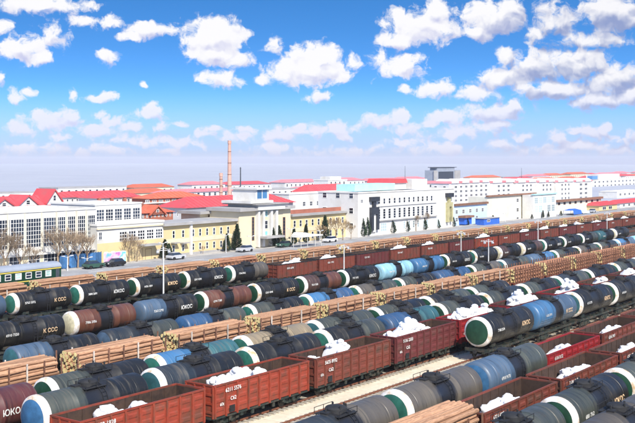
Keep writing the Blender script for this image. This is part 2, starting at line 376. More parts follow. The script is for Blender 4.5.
# ------------------------------------------------------------------ wagons: shared pieces
_cache = {}
def cached(key, fn):
    if key not in _cache: _cache[key] = fn()
    return _cache[key]
def wheel_me():
    return MB().lathe_x([(-.07, 0), (-.07, .40), (.03, .42), (.03, .47), (.07, .47), (.07, 0)], 0, 16).mesh('wheel', M['wheel'], True)
def bogie_me():
    b = MB()
    for s in (-1, 1):
        y = s * 1.02
        b.prism([(-1.35, .62), (-1.35, .40), (-.75, .34), (-.45, .22), (.45, .22), (.75, .34), (1.35, .40), (1.35, .62), (.75, .74), (.5, .86), (-.5, .86), (-.75, .74)], y - .09, y + .09)
        for k in (-.22, 0, .22): b.bar((k, y + s * .11, .26), (k, y + s * .11, .62), .09, n=6)
        for k in (-.9, .9): b.box(k - .17, k + .17, y + s * .09, y + s * .20, .36, .60)
    b.box(-.28, .28, -1.0, 1.0, .62, .92)
    b.bar((-.9, -.8, .47), (-.9, .8, .47), .09, n=6); b.bar((.9, -.8, .47), (.9, .8, .47), .09, n=6)
    return b.mesh('bogie', M['under'])
def bogie_full_me():
    b = MB()
    for s in (-1, 1):
        y = s * 1.02
        b.prism([(-1.3, .6), (-1.3, .36), (-.45, .22), (.45, .22), (1.3, .36), (1.3, .6), (.5, .84), (-.5, .84)], y - .09, y + .09)
        for k in (-.9, .9): 
            vs = [(k + .46 * math.cos(2*math.pi*i/10), .47 + .46 * math.sin(2*math.pi*i/10)) for i in range(10)]
            b.prism(vs, s * .7, s * .83)
    b.box(-.28, .28, -1.0, 1.0, .62, .92)
    return b.mesh('bogie', M['under'])
def coupler_me():
    return MB().box(-.42, 0, -.09, .09, .80, .98).box(-.62, -.42, -.16, .16, .74, 1.06).box(-.55, -.48, .02, .1, .35, .8).mesh('coupler', M['iron'])
def bogies(parent, xs, full):
    for x in xs:
        if full:
            bo = part('bogie', cached('bogie', bogie_me), parent, (x, 0, .14))
            wm = cached('wheel', wheel_me)
            for dx in (-.9, .9):
                for s in (-1, 1): part('wheel', wm, bo, (dx, s * .78, .47), (0, 0, math.pi / 2 * s))
        else: part('bogie', cached('bogie_full', bogie_full_me), parent, (x, 0, .14))
def couplers(parent, L2):
    cm = cached('coupler', coupler_me)
    part('coupler', cm, parent, (-L2, 0, .14)); part('coupler', cm, parent, (L2, 0, .14), (0, 0, math.pi))

_text = {}
def text_mesh(txt, size, r=None, m=None, shear=0.0):
    """lettering as a thin mesh in the x,z plane facing -y; bent round radius r when given"""
    key = (txt, size, r, m.name, shear)
    if key in _text: return _text[key]
    c = bpy.data.curves.new('lettering', 'FONT'); c.body = txt; c.size = size; c.shear = shear; c.resolution_u = 2; c.align_x = 'CENTER'; c.align_y = 'CENTER'; c.offset = size * .018
    o = bpy.data.objects.new('lettering_tmp', c); COL.objects.link(o)
    dg = bpy.context.evaluated_depsgraph_get(); me = bpy.data.meshes.new_from_object(o.evaluated_get(dg), depsgraph=dg)
    bpy.data.objects.remove(o); bpy.data.curves.remove(c)
    for v in me.vertices:
        x, y = v.co.x, v.co.y
        if r: v.co = (x, -(r + .03) * math.cos(y / r), (r + .03) * math.sin(y / r))
        else: v.co = (x, 0, y)
    me.materials.clear(); me.materials.append(m); me.name = 'lettering'
    _text[key] = me; return me

# ------------------------------------------------------------------ tank wagons
def tank_meshes(L, r, zc):
    a = L / 2; dish = .42
    def cap(x0, sgn, rmax, rr, extra, n=5, start=0.0):
        out = []
        for i in range(n + 1):
            t = start + (1 - start) * i / n; q = math.asin(min(1, t)); out.append((x0 + sgn * (dish * math.cos(q)) , rr * t + extra * t))
        return out
    d = {}
    prof = []
    for i in range(7):
        t = i / 6 * math.pi / 2; prof.append((-a - dish * math.cos(t), r * math.sin(t)))
    prof += [(-a + .9, r), (-a + .92, r + .018), (-a + 1.0, r + .018), (-a + 1.02, r), (-1.9, r), (-1.88, r + .015), (-1.8, r + .015), (-1.78, r), (0, r), (1.78, r), (1.8, r + .015), (1.88, r + .015), (1.9, r), (a - 1.02, r), (a - 1.0, r + .018), (a - .92, r + .018), (a - .9, r)]
    for i in range(6, -1, -1):
        t = i / 6 * math.pi / 2; prof.append((a + dish * math.cos(t), r * math.sin(t)))
    d['shell'] = MB().lathe_x(prof, zc, 36).mesh('tank_shell', M['iron'], True)
    ang = lambda f: math.asin(f)
    hp = [(-a - dish * math.cos(ang(f)) - .012, (r + .01) * f) for f in (0, .25, .5, .7, .85)]
    d['head'] = MB().lathe_x(hp, zc, 32).mesh('end_head', M['head_green'], True)
    rp = [(-a - dish * math.cos(ang(f)) - .015, (r + .012) * f) for f in (.83, .85, .90, .95, .98, 1.0)] + [(-a + .1, r + .022), (-a + .26, r + .022), (-a + .27, r + .004)]
    d['ring'] = MB().lathe_x(rp, zc, 36).mesh('end_ring', M['ring'], True)
    top = zc + r
    b = MB()                                                             # filling dome with lid
    b.v = []; n = 16
    for (z, rr) in ((top - .12, .72), (top + .18, .70), (top + .26, .62), (top + .34, .30)):
        b.v += [(rr * math.cos(2 * math.pi * i / n), rr * math.sin(2 * math.pi * i / n), z) for i in range(n)]
    for k in range(3):
        for i in range(n): b.f.append([k * n + i, k * n + (i + 1) % n, (k + 1) * n + (i + 1) % n, (k + 1) * n + i]); b.m.append(0)
    b.f.append([3 * n + i for i in range(n)]); b.m.append(0)
    d['dome'] = b.mesh('filling_dome', M['iron'], True)
    b = MB()                                                             # walkway round the dome
    for s in (-1, 1):
        b.box(-1.0, 1.0, s * .80 - .16, s * .80 + .16, top - .16, top - .11)
        for x in (-.9, .9): b.bar((x, s * .88, top - .5), (x, s * .88, top - .13), .035, n=5)
        b.box(-1.0, 1.0, s * .97 - .015, s * .97 + .015, top + .22, top + .25)
        for x in (-.97, 0, .97): b.box(x - .016, x + .016, s * .97 - .014, s * .97 + .014, top - .14, top + .22)
    for x, y, hh in ((-.95, .1, .34), (.95, -.1, .26), (-.3, -.55, .42), (.35, .5, .40), (1.25, .25, .22)): b.bar((x, y, top - .15), (x, y, top + hh), .07, n=7)
    b.box(-1.35, -.78, -.25, .25, top - .05, top + .10)
    d['walkway'] = b.mesh('walkway', M['iron'])
    b = MB()                                                             # side ladders, following the shell
    for s in (-1, 1):
        for x in (.25, .65):
            prev = None
            for k in range(6):
                t = math.radians(88 - k * 26); q = (x, s * (r + .1) * math.cos(t), zc + (r + .1) * math.sin(t))
                if k == 5: q = (x, s * (r + .1), 1.05)
                if prev: b.bar(prev, q, .025, n=4)
                prev = q
        for k in range(9):
            t = math.radians(75 - k * 12); b.bar((.25, s * (r + .1) * math.cos(t), zc + (r + .1) * math.sin(t)), (.65, s * (r + .1) * math.cos(t), zc + (r + .1) * math.sin(t)), .02, n=4)
    d['ladder'] = b.mesh('ladder', M['iron'])
    b = MB()                                                             # frame
    b.box(-a - .1, a + .1, -.30, .30, .92, 1.24)
    for s in (-1, 1):
        b.box(-a - .12, a + .12, s * 1.26 - .05, s * 1.26 + .05, 1.02, 1.22)
        for x in (-a * .62, a * .62): b.box(x - .45, x + .45, s * .62 - .16, s * .62 + .16, 1.24, zc - math.sqrt(r * r - .49) + .05)
    for s in (-1, 1): b.box(s * (a + .17) - .05, s * (a + .17) + .05, -1.36, 1.36, .95, 1.28)
    for x in (-2.2, 0, 2.2): b.box(x - .06, x + .06, -1.21, 1.21, .98, 1.20)
    b.bar((-1.2, -.45, .75), (1.2, -.45, .75), .22, n=10); b.bar((-.25, .5, .78), (-.25, .5, zc - r + .1), .14, n=8)
    d['frame'] = b.mesh('underframe', M['under'])
    b = MB()                                                             # handrail along the side
    for s in (-1, 1):
        yy = s * (r + .12)
        b.bar((-a + .2, yy, zc - .35), (a - .2, yy, zc - .35), .02, n=4)
        for k in range(5):
            x = -a + .2 + k * (L - .4) / 4; b.bar((x, yy, zc - .35), (x, s * (r - .03), zc - .35), .018, n=4)
    d['handrail'] = b.mesh('handrail', M['iron'])
    return d
def ordw(n):
    if n == 0: return 'leftmost'
    o1 = ['', 'first', 'second', 'third', 'fourth', 'fifth', 'sixth', 'seventh', 'eighth', 'ninth', 'tenth', 'eleventh', 'twelfth', 'thirteenth', 'fourteenth', 'fifteenth', 'sixteenth', 'seventeenth', 'eighteenth', 'nineteenth']
    n += 1
    if n < 20: return o1[n]
    tn = {2: 'twent', 3: 'thirt', 4: 'fort', 5: 'fift', 6: 'sixt'}[n // 10]
    return tn + 'ieth' if n % 10 == 0 else tn + 'y-' + o1[n % 10]
ORD = ['leftmost', 'second from left', 'third from left', 'fourth from left', 'fifth from left', 'sixth from left', 'seventh from left', 'eighth from left', 'ninth from left', 'tenth from left',
       'eleventh from left', 'twelfth from left', 'thirteenth from left', 'fourteenth from left', 'fifteenth from left', 'sixteenth from left', 'seventeenth from left', 'eighteenth from left', 'nineteenth from left', 'twentieth from left', 'twenty-first from left']
def tank(u_left, p, pitch, spec, label, group, full, r, zc):
    """spec: (left colour, right colour, head colour or None, ring, lettering left, lettering right)"""
    ca, cb, hd, ring, t1, t2 = spec
    body = pitch - 1.75
    d = cached(('tank', round(pitch, 2), r), lambda: tank_meshes(body, r, zc))
    a = body / 2
    t = thing('tank_wagon', label, 'tank wagon', (u_left + .5 + a, p, .16), 0, group)
    part('tank_shell', d['shell'], t, mat=tank_mat(ca, cb, 1.25 if r > 1.4 else 1.1))
    if hd: part('end_head', d['head'], t, mat=M['head_' + hd])
    if ring: part('end_ring', d['ring'], t)
    dm = part('filling_dome', d['dome'], t); part('walkway', d['walkway'], t); part('ladder', d['ladder'], t)
    part('underframe', d['frame'], t)
    bogies(t, (-a * .66, a * .66), full)
    if full: part('handrail', d['handrail'], t); couplers(t, a + .2)
    for txt, x, z, size, m in (t1, t2) if (t1 and t2) else ([t1] if t1 else ([t2] if t2 else [])):
        part('lettering', text_mesh(txt, size, r, m), t, (x * a, 0, zc), (z, 0, 0))
    return t
W_ = M['letter']; O_ = M['letter_orange']; T_ = M['letter_teal']
def num(rr): return '%d%03d %04d' % (rr.randint(5, 7), rr.randint(100, 999), rr.randint(1000, 9999))
def letters(i, rr, kind):
    """white running number on the left of the tank, an oil company's name on the right; kinds seen in the photograph"""
    l = (num(rr), -.56, -.06, .36, W_)
    names = {'n': None, 'y': ('ЮКОС', .55, .02, .60, W_), 'o': ('ЮКОС', .60, -.02, .62, O_), 's': ('К ССС', .56, .04, .58, O_)}
    return l, names[kind]
def P5(a, b=None, head=None, ring=True, kind='n'): return (a, b or a, head, ring, kind)
def row_tanks(p, u0, pitch, specs, rowname, group, full, r, zc, first_ord=0):
    for i, s in enumerate(specs):
        a, b, hd, ring, kind = s; l, nm = letters(i, rnd, kind if kind != 'x' else 'n')
        if kind == 'x': l = None
        wd = lambda q: {'sea': 'blue-green', 'slate': 'charcoal', 'deep blue': 'deep-blue', 'pale blue': 'pale-blue'}.get(q, q)
        colr = wd(a) if a == b else wd(a) + ' and ' + wd(b)
        end = 'white-ringed %s head' % wd(hd) if (hd and ring) else ('plain %s end' % wd(hd) if hd else 'plain rounded end')
        lab = '%s tank wagon, %s, %s, %s' % (colr, end, ORD[i + first_ord], rowname)
        tank(u0 + i * pitch, p, pitch, (a, b, hd, ring, l, nm), lab, group, full, r, zc)

R, Z = 1.5, 2.9; RS, ZS = 1.3, 2.62
# nearest rows, bottom right
p = TRACKS['R0']; c = U(620, p)
row_tanks(p, c - 6.0, 11.9, [P5('grey', 'grey', None, False, 'n'), P5('black', 'black', 'green', True, 'n')], 'nearest row, bottom right corner', 'tank wagons at the bottom right', False, R, Z)
p = TRACKS['R1']; u = U(553, p)
row_tanks(p, u - 11.5, 11.5, [P5('slate', 'slate', None, False, 'x'), P5('slate', 'black', 'green', True, 'o'), P5('slate', 'grey', 'green', True, 'n'), P5('black', 'black', 'green')], 'second row from bottom right', 'tank wagons at the bottom right', False, R, Z)
p = TRACKS['R3']; u = U(390, p)
row_tanks(p, u - 12.0, 12.0, [P5('navy', 'grey', None, False, 'x'), P5('grey', 'grey', 'sea', True, 'x'), P5('steel', 'slate', 'blue', False, 'n')], 'row right of sand strip', 'tank wagons beside the sand strip', False, R, Z)
p = TRACKS['R35']; u = U(475.5, p)
row_tanks(p, u, 11.9, [P5('black', 'black', 'green', True, 'o'), P5('blue', 'steel', None, False, 's'), P5('black', 'black', 'teal', True, 'o'), P5('black', 'black', 'green', True, 's'), P5('black', 'grey', 'green'), P5('black', 'black', 'green')],
          'train whose end head shows', 'tank train beside the sand strip', True, R, Z)
p = TRACKS['R5']; u = U(29, p); pit = (U(519, p) - u) / 7
row_tanks(p, u, pit, [P5('slate', 'black', 'blue', True, 's'), P5('navy', 'black', 'teal', True, 'x'), P5('black', 'black', 'sea', True, 'y'), P5('black', 'slate', 'sea', True, 'y'), P5('deep blue', 'teal', None, False, 'x'),
          P5('slate', 'black', 'green', True, 'o'), P5('slate', 'navy', 'green', True, 'x'), P5('slate', 'black', 'green', True, 'x'), P5('navy', 'slate', 'sea'), P5('black', 'black', 'green'), P5('slate', 'slate', 'sea'), P5('black', 'navy', 'green'), P5('slate', 'black', 'sea')],
          'row behind red gondolas', 'first tank row behind the red gondolas', False, 1.45, 2.85)
p = TRACKS['R6']; u = U(40, p); pit = (U(467, p) - u) / 6
row_tanks(p, u - pit, pit, [P5('maroon', 'maroon', None, False, 'y'), P5('slate', 'black', 'green', True, 'x'), P5('blue', 'teal', 'sea', True, 'x'), P5('tan', 'tan', 'sea', True, 'x'), P5('slate', 'slate', 'teal', True, 'x'), P5('slate', 'black', 'green', True, 'x'),
          P5('black', 'slate', 'green', True, 'x'), P5('slate', 'black', 'green', True, 'x')], 'second row behind red gondolas', 'second tank row behind the red gondolas', False, 1.45, 2.85)
p = TRACKS['R8']; u = U(8, p); pit = (U(395, p) - u) / 6
row_tanks(p, u, pit, [P5('steel', 'black', 'teal', False, 'x'), P5('navy', 'slate', 'steel', False, 'x'), P5('deep blue', 'slate', 'deep blue', False, 'x'), P5('slate', 'black', 'sea', True, 'x'), P5('blue', 'deep blue', 'sea', True, 'x'), P5('grey', 'slate', 'sea', True, 'x'),
          P5('slate', 'black', 'sea', True, 'x'), P5('deep blue', 'deep blue', None, False, 'x'), P5('slate', 'grey', 'green', True, 'x'), P5('navy', 'slate', 'teal', True, 'x'), P5('steel', 'blue', None, False, 'x'), P5('slate', 'black', 'sea', True, 'x'),
          P5('grey', 'slate', 'green', True, 'x'), P5('slate', 'navy', 'sea', True, 'x'), P5('blue', 'steel', 'pale blue', True, 'x'), P5('pale blue', 'steel', None, False, 'x'), P5('slate', 'slate', 'sea', True, 'x'), P5('blue', 'pale blue', None, False, 'x')],
          'row behind middle logs', 'half-hidden tank row behind the middle log train', False, RS, ZS)
p = TRACKS['R9']; u = U(66, p); pit = (U(595, p) - u) / 15
row_tanks(p, u - pit, pit, [P5('black', 'black', 'green', True, 's'), P5('rust', 'rust', 'cream', True, 'n'), P5('steel', 'black', None, False, 'y'), P5('rust', 'rust', 'green', True, 'n'), P5('black', 'black', 'green', True, 's'), P5('brown', 'rust', 'green', True, 'n'),
          P5('black', 'black', 'green', True, 'y'), P5('pale blue', 'pale blue', None, False, 'n'), P5('blue', 'blue', None, False, 'n'), P5('black', 'black', 'green', True, 'y'), P5('black', 'black', 'sea', True, 'n'), P5('brown', 'black', 'cream', True, 'n'),
          P5('black', 'brown', 'cream', True, 'n'), P5('black', 'black', 'sea', True, 'y'), P5('black', 'black', 'green', True, 'n'), P5('black', 'slate', 'green', True, 'n'), P5('teal', 'black', None, False, 'n'), P5('black', 'black', 'cream', True, 'n')],
          'lettered middle row', 'lettered tank row in the middle of the yard', False, RS, ZS)
p = TRACKS['R10']; u = U(8, p); pit = (U(226, p) - u) / 4; R10_end = U(226, p) + pit
row_tanks(p, u - pit, pit, [P5('navy', 'steel', 'steel', False, 'n'), P5('black', 'black', 'sea', True, 's'), P5('black', 'black', 'sea', True, 'y'), P5('black', 'black', 'green', True, 'o'), P5('black', 'black', 'green', True, 'y'), P5('black', 'grey', 'sea', True, 'n')],
          'row before back log train', 'tank row in front of the back log train', False, RS, ZS)

# ------------------------------------------------------------------ open gondolas
def gondola_meshes(Lb, top):
    a = Lb / 2; zf = 1.12; n = 9; w = Lb / n
    d = {}
    b = MB().box(-w / 2 + .07, w / 2 - .07, -.02, .02, zf, top - .13)
    hh = top - .13 - zf
    for k in range(3):
        z0 = zf + hh * (.14 + .29 * k)
        b.add([(-w/2+.2,-.02,z0),(w/2-.2,-.02,z0),(w/2-.2,-.02,z0+hh*.17),(-w/2+.2,-.02,z0+hh*.17),(-w/2+.26,-.075,z0+hh*.045),(w/2-.26,-.075,z0+hh*.045),(w/2-.26,-.075,z0+hh*.125),(-w/2+.26,-.075,z0+hh*.125)],
              [(4,5,6,7),(0,1,5,4),(1,2,6,5),(2,3,7,6),(3,0,4,7)])
    d['panel'] = b.mesh('side_panel', M['red'], fix=False)
    d['rib'] = MB().prism([(-.075, zf - .12), (.075, zf - .12), (.075, top - .10), (-.075, top - .10)], -.10, .02).box(-.055, .055, -.13, -.10, zf - .1, top - .3).mesh('side_rib', M['red'])
    b = MB()
    for s in (-1, 1):
        b.box(-a - .06, a + .06, s * 1.44 - .07, s * 1.44 + .07, top - .12, top)
        b.box(s * a - .06, s * a + .06, -1.37, 1.37, top - .12, top)
    d['rim'] = b.mesh('top_rim', M['red'])
    b = MB().box(-.03, .03, -1.40, 1.40, zf, top - .12)
    for k in range(3):
        z0 = zf + .25 + k * (top - zf - .4) / 3
        b.box(-.10, -.03, -1.36, 1.36, z0, z0 + .16)
    for y in (-1.38, -.5, .5, 1.38): b.box(-.13, -.03, y - .06, y + .06, zf - .1, top - .12)
    d['end'] = b.mesh('end_wall', M['red'])
    b = MB().box(-a + .04, a - .04, -1.385, 1.385, zf - .06, zf)
    d['floor'] = b.mesh('floor', M['inside'])
    b = MB()
    for s in (-1, 1): b.box(-a + .04, a - .04, s * 1.388 - .008, s * 1.388 + .008, zf + .002, top - .125)
    for s in (-1, 1): b.box(s * (a - .05) - .008, s * (a - .05) + .008, -1.37, 1.37, zf + .002, top - .125)
    for s in (-1, 1):
        for k in range(1, n): b.box(-a + k * w - .03, -a + k * w + .03, s * 1.355 - .022, s * 1.355 + .022, zf + .002, top - .125)
    d['lining'] = b.mesh('lining', M['inside'])
    b = MB().box(-a - .1, a + .1, -.28, .28, .80, 1.05)
    for s in (-1, 1):
        b.box(-a - .05, a + .05, s * 1.40 - .05, s * 1.40 + .05, .92, 1.055)
        for k in range(n):
            x = -a + (k + .5) * w
            if abs(x) < a - 1.6: b.box(x - .14, x + .14, s * 1.34 - .05, s * 1.34 + .05, .55 if k % 2 else .66, .92)
    for k in range(n + 1): b.box(-a + k * w - .05, -a + k * w + .05, -1.34, 1.34, .90, 1.05)
    b.bar((-.8, -.7, .72), (.5, -.7, .72), .17, n=8); b.box(-2.2, -1.5, -.9, -.5, .5, .9); b.box(1.4, 2.3, .4, 1.0, .5, .9)
    d['frame'] = b.mesh('underframe', M['under'])
    b = MB()
    for s in (-1, 1):
        b.box(-a, a, s * 1.42 - .03, s * 1.42 + .03, zf, top - .12)
        for k in range(n + 1): b.box(-a + k * w - .07, -a + k * w + .07, s * 1.50 - .05, s * 1.50 + .05, zf - .1, top - .1)
    d['sides'] = b.mesh('side_walls', M['red'])
    d['w'] = w; d['n'] = n; d['a'] = a
    d['hatch'] = MB().box(-.28, .28, -.1, -.02, 0, .5).mesh('hatch', M['iron'])
    d['placard'] = MB().box(-.34, .34, -.09, -.079, 0, .34).mesh('placard', M['letter'])
    return d
def gondola(u_left, p, Lb, m, label, group, detail, top=3.5, dark_rim=False, nums=True):
    d = cached(('gond', round(Lb, 2), top), lambda: gondola_meshes(Lb, top)); a = d['a']; w = d['w']
    t = thing('gondola_wagon', label, 'open wagon', (u_left + a, p, .16), 0, group)
    if detail:
        for s in (-1, 1):
            for k in range(d['n']):
                part('side_panel', d['panel'], t, (-a + (k + .5) * w, s * 1.42, 0), (0, 0, 0 if s < 0 else math.pi), mat=m)
            for k in range(d['n'] + 1):
                part('side_rib', d['rib'], t, (-a + min(max(k * w, .075), Lb - .075), s * 1.42, 0), (0, 0, 0 if s < 0 else math.pi), mat=m)
    else: part('side_walls', d['sides'], t, mat=m)
    part('top_rim', d['rim'], t, mat=M['iron'] if dark_rim else m)
    part('end_wall', d['end'], t, (-a + .01, 0, 0), mat=m); part('end_wall', d['end'], t, (a - .01, 0, 0), (0, 0, math.pi), mat=m)
    part('lining', d['lining'], t); part('floor', d['floor'], t); part('underframe', d['frame'], t)
    bogies(t, (-a * .66, a * .66), detail)
    if detail:
        couplers(t, a + .12)
        part('lettering', text_mesh(num(rnd), .42, None, M['letter']), t, (-a + 1.5 * w + .1, -1.562, 2.95))
        part('lettering', text_mesh('C62', .40, None, M['letter']), t, (-a + 1.5 * w + .1, -1.562, 2.25))
        part('hatch', d['hatch'], t, (-a + 1.5 * w, -1.46, 1.22))
        part('lettering', text_mesh('60t', .34, None, M['letter']), t, (-a + .5 * w + .1, -1.562, 2.0))
    elif nums: part('lettering', text_mesh(num(rnd), .42, None, M['letter']), t, (-a * .4, -1.56, 2.5))
    return t

# sacks: a lumpy pillow, three shapes
def sack_me(seed):
    rr = random.Random(seed); b = MB(); n = 8; vs = []; fs = []
    prof = [(-.33, .10), (-.28, .20), (-.13, .26), (.11, .27), (.26, .21), (.34, .09)]
    for x, r in prof:
        for i in range(n):
            t = 2 * math.pi * i / n; k = 1 + rr.uniform(-.14, .14)
            vs.append((x + rr.uniform(-.02, .02), 1.25 * r * k * math.cos(t), .88 * r * k * math.sin(t)))
    for k in range(len(prof) - 1):
        for i in range(n): fs.append((k * n + i, k * n + (i + 1) % n, (k + 1) * n + (i + 1) % n, (k + 1) * n + i))
    fs += [tuple(range(n - 1, -1, -1)), tuple((len(prof) - 1) * n + i for i in range(n))]
    b.add(vs, fs); return b.mesh('sack', M['sack'], True)
SACKS = [sack_me(i) for i in range(4)]
sack_rest = MB(); sack_budget = [300]
def heap(t, x0, x1, hgt, label, individual, n, yw=1.25, topz=None):
    """a pile of sacks on the wagon floor between x0 and x1 (wagon's own x): a packed inner mound, loose sacks over it"""
    base = t.location; zf = 1.12 + base.z
    cx = (x0 + x1) / 2; rx = (x1 - x0) / 2
    def hz(x, y):
        q = max(0.0, 1 - ((x - cx) / rx) ** 2) ** .5 * (1 - .28 * (y / yw) ** 2)
        return hgt * q * (1 + .10 * math.sin(x * 2.1 + base.x) + .06 * math.sin(y * 5 + x * 3.3))
    g = MB(); nx, ny = 12, 6; vs = []
    for i in range(nx + 1):
        for j in range(ny + 1):
            x = x0 + (x1 - x0) * i / nx; y = -yw + 2 * yw * j / ny; vs.append((base.x + x, base.y + y, zf + max(.0, hz(x, y) - .03) + .003))
    g.add(vs, [(i * (ny + 1) + j, (i + 1) * (ny + 1) + j, (i + 1) * (ny + 1) + j + 1, i * (ny + 1) + j + 1) for i in range(nx) for j in range(ny)])
    nb = len(g.v)
    ring = [i * (ny + 1) for i in range(nx + 1)] + [nx * (ny + 1) + j for j in range(1, ny + 1)] + [i * (ny + 1) + ny for i in range(nx - 1, -1, -1)] + [j for j in range(ny - 1, 0, -1)]
    g.v += [(g.v[i][0], g.v[i][1], zf) for i in ring]; K = len(ring)
    for k in range(K): g.f.append([ring[k], ring[(k + 1) % K], nb + (k + 1) % K, nb + k]); g.m.append(0)
    tag(part('sack_pile', g.mesh('sack_pile', M['sack'], True)), label.replace('white sack in', 'packed white sacks in').replace('lying on the heap', 'under the loose ones'), 'sack pile', 'packed sacks in the gondolas', 'stuff')
    xs_ = sorted(x0 + (x1 - x0) * (rnd.random() * .94 + .03) for k in range(n))
    for k in range(n):
        x = xs_[k]; y = rnd.uniform(-yw + .36, yw - .36) if rnd.random() < .6 else rnd.uniform(-yw + .36, -.2)
        z = zf + hz(x, y) - .04; rot = (rnd.uniform(-.35, .35), rnd.uniform(-.4, .4), rnd.uniform(-.7, .7)); me = rnd.choice(SACKS); s = rnd.uniform(.75, 1.15)
        if individual and sack_budget[0] > 0:
            sack_budget[0] -= 1
            tag(part('sack', me, None, (base.x + x, base.y + y, z), rot, scale=(s, s, s)), 'white sack, %s from left on the %s' % (ordw(k) if k else 'first', label.replace('white sack in the ', '').replace(', lying on the heap', ' heap')), 'sack', 'sacks on the heaps')
        else:
            mt = Matrix.Translation((base.x + x, base.y + y, z)) @ Matrix.Rotation(rot[2], 4, 'Z') @ Matrix.Rotation(rot[1], 4, 'Y') @ Matrix.Scale(s, 4)
            sack_rest.add([mt @ v.co for v in me.vertices], [tuple(f.vertices) for f in me.polygons])

# foreground gondola train
p = TRACKS['R4']; ends = [U(205, p - 1.5), U(310, p - 1.5), U(391, p - 1.5), U(456, p - 1.5)]
pitG = (ends[3] - ends[0]) / 3
g4 = [('red', 'bright red', 'first'), ('red', 'orange red', 'second'), ('redbrown', 'red brown', 'third'), ('maroon', 'dark maroon', 'fourth'), ('crimson', 'crimson', 'fifth'), ('maroon', 'maroon', 'sixth'), ('crimson', 'crimson', 'seventh'), ('redbrown', 'red brown', 'eighth'), ('maroon', 'maroon', 'ninth'), ('redbrown', 'red brown', 'tenth')]
G4 = []
for i, (m, cn, o) in enumerate(g4):
    G4.append(gondola(ends[0] + (i - 1) * pitG + 1.05, p, pitG - 1.05, M[m], '%s open gondola wagon, %s from left in the foreground gondola train' % (cn, o if i else 'leftmost'), 'gondola train in the foreground', True))
a4 = (pitG - 1.05) / 2
def h4(i, x0, x1, hgt, n, which):
    heap(G4[i], x0 * a4, x1 * a4, hgt, 'white sack in the %s foreground gondola%s, lying on the heap' % (g4[i][2], which), i < 5, n)
h4(0, -.62, -.12, 2.2, 16, ' left'); h4(0, -.05, .22, 2.2, 10, ' right'); h4(1, -.75, -.36, 2.55, 18, ' left'); h4(1, -.34, -.06, 2.5, 13, ' middle'); h4(1, .0, .24, 2.4, 10, ' right'); h4(2, -.26, .06, 2.9, 18, ' right'); h4(2, -.92, -.68, 2.0, 6, ' left')
h4(3, -.90, .42, 2.95, 60, ''); h4(4, -.80, -.22, 3.2, 26, ' left'); h4(4, -.12, .18, 3.2, 12, ' middle'); h4(4, .30, .56, 2.8, 10, ' right'); h4(5, -.5, -.02, 3.2, 16, ''); h4(5, .2, .5, 2.6, 8, '')
h4(6, .1, .45, 3.0, 14, ''); h4(7, -.1, .2, 2.8, 10, ''); h4(6, -.7, -.3, 2.3, 8, ''); h4(8, -.5, .3, 2.8, 16, '')
# gondolas at the right
p = TRACKS['R2']; Lg = U(617, p - 1.45) - U(562, p - 1.45); ub = U(562, p - 1.45)
G2 = []
for i, (m, cn, o) in enumerate([('redbrown', 'dark red', 'nearest'), ('redbrown', 'dark red', 'middle'), ('redbrown', 'dark red', 'farthest')]):
    G2.append(gondola(ub + (i - 1) * (Lg + 1.1), p, Lg, M[m], '%s open gondola behind the front tank row, %s of three at right' % (cn, o), 'gondolas at the right', True))
a2 = Lg / 2
for i, o in enumerate(('nearest', 'middle', 'farthest')):
    heap(G2[i], -.95 * a2, -.45 * a2, 1.0, 'white sack in the %s right gondola low, lying on the heap' % o, True, 10)
    heap(G2[i], (-.40 if i == 0 else -.3) * a2, .55 * a2, 2.0 if i < 2 else 1.8, 'white sack in the %s right gondola tall, lying on the heap' % o, True, 30)
p = TRACKS['R3']; uD = U(599, p - 1.45)
G3 = []
for i, o in enumerate(('left', 'middle', 'right')):
    G3.append(gondola(uD - Lg + i * (Lg + 1.1), p, Lg, M['crimson'] if i == 0 else M['redbrown'], '%s open gondola in line with grey tanks, %s of three' % ('crimson' if i == 0 else 'dark red', o), 'gondolas at the right', True))
    heap(G3[i], -.9 * a2, -.5 * a2, .8, 'white sack in the %s grey-tank-row gondola low, lying on the heap' % o, True, 6)
    heap(G3[i], -.35 * a2, .45 * a2, 1.9, 'white sack in the %s grey-tank-row gondola tall, lying on the heap' % o, True, 20)
# back gondola row
p = TRACKS['R10']; u = R10_end + 1.0; pit = 11.35
bc = ['redbrown', 'redbrown', 'maroon', 'redbrown', 'redbrown', 'maroon', 'red', 'redbrown', 'maroon', 'redbrown', 'maroon', 'redbrown', 'maroon', 'redbrown', 'redbrown', 'maroon', 'redbrown', 'maroon', 'redbrown']
for i, m in enumerate(bc):
    cn = {'redbrown': 'red brown', 'maroon': 'dark maroon', 'red': 'brighter red'}[m]
    g = gondola(u + i * pit, p, pit - .95, M[m], '%s open gondola, %s in the back gondola row' % (cn, ORD[i]), 'gondolas in the back row', False, 3.3, True)
    if i in (0, 1, 3, 4, 6, 8, 9, 10, 11, 12, 13, 14, 16, 17):
        heap(g, -4.0 if i % 2 else -2.6, 2.6 if i % 3 else 4.2, 2.36, 'white sack in the %s back gondola, lying on the heap' % ORD[i], False, 14)

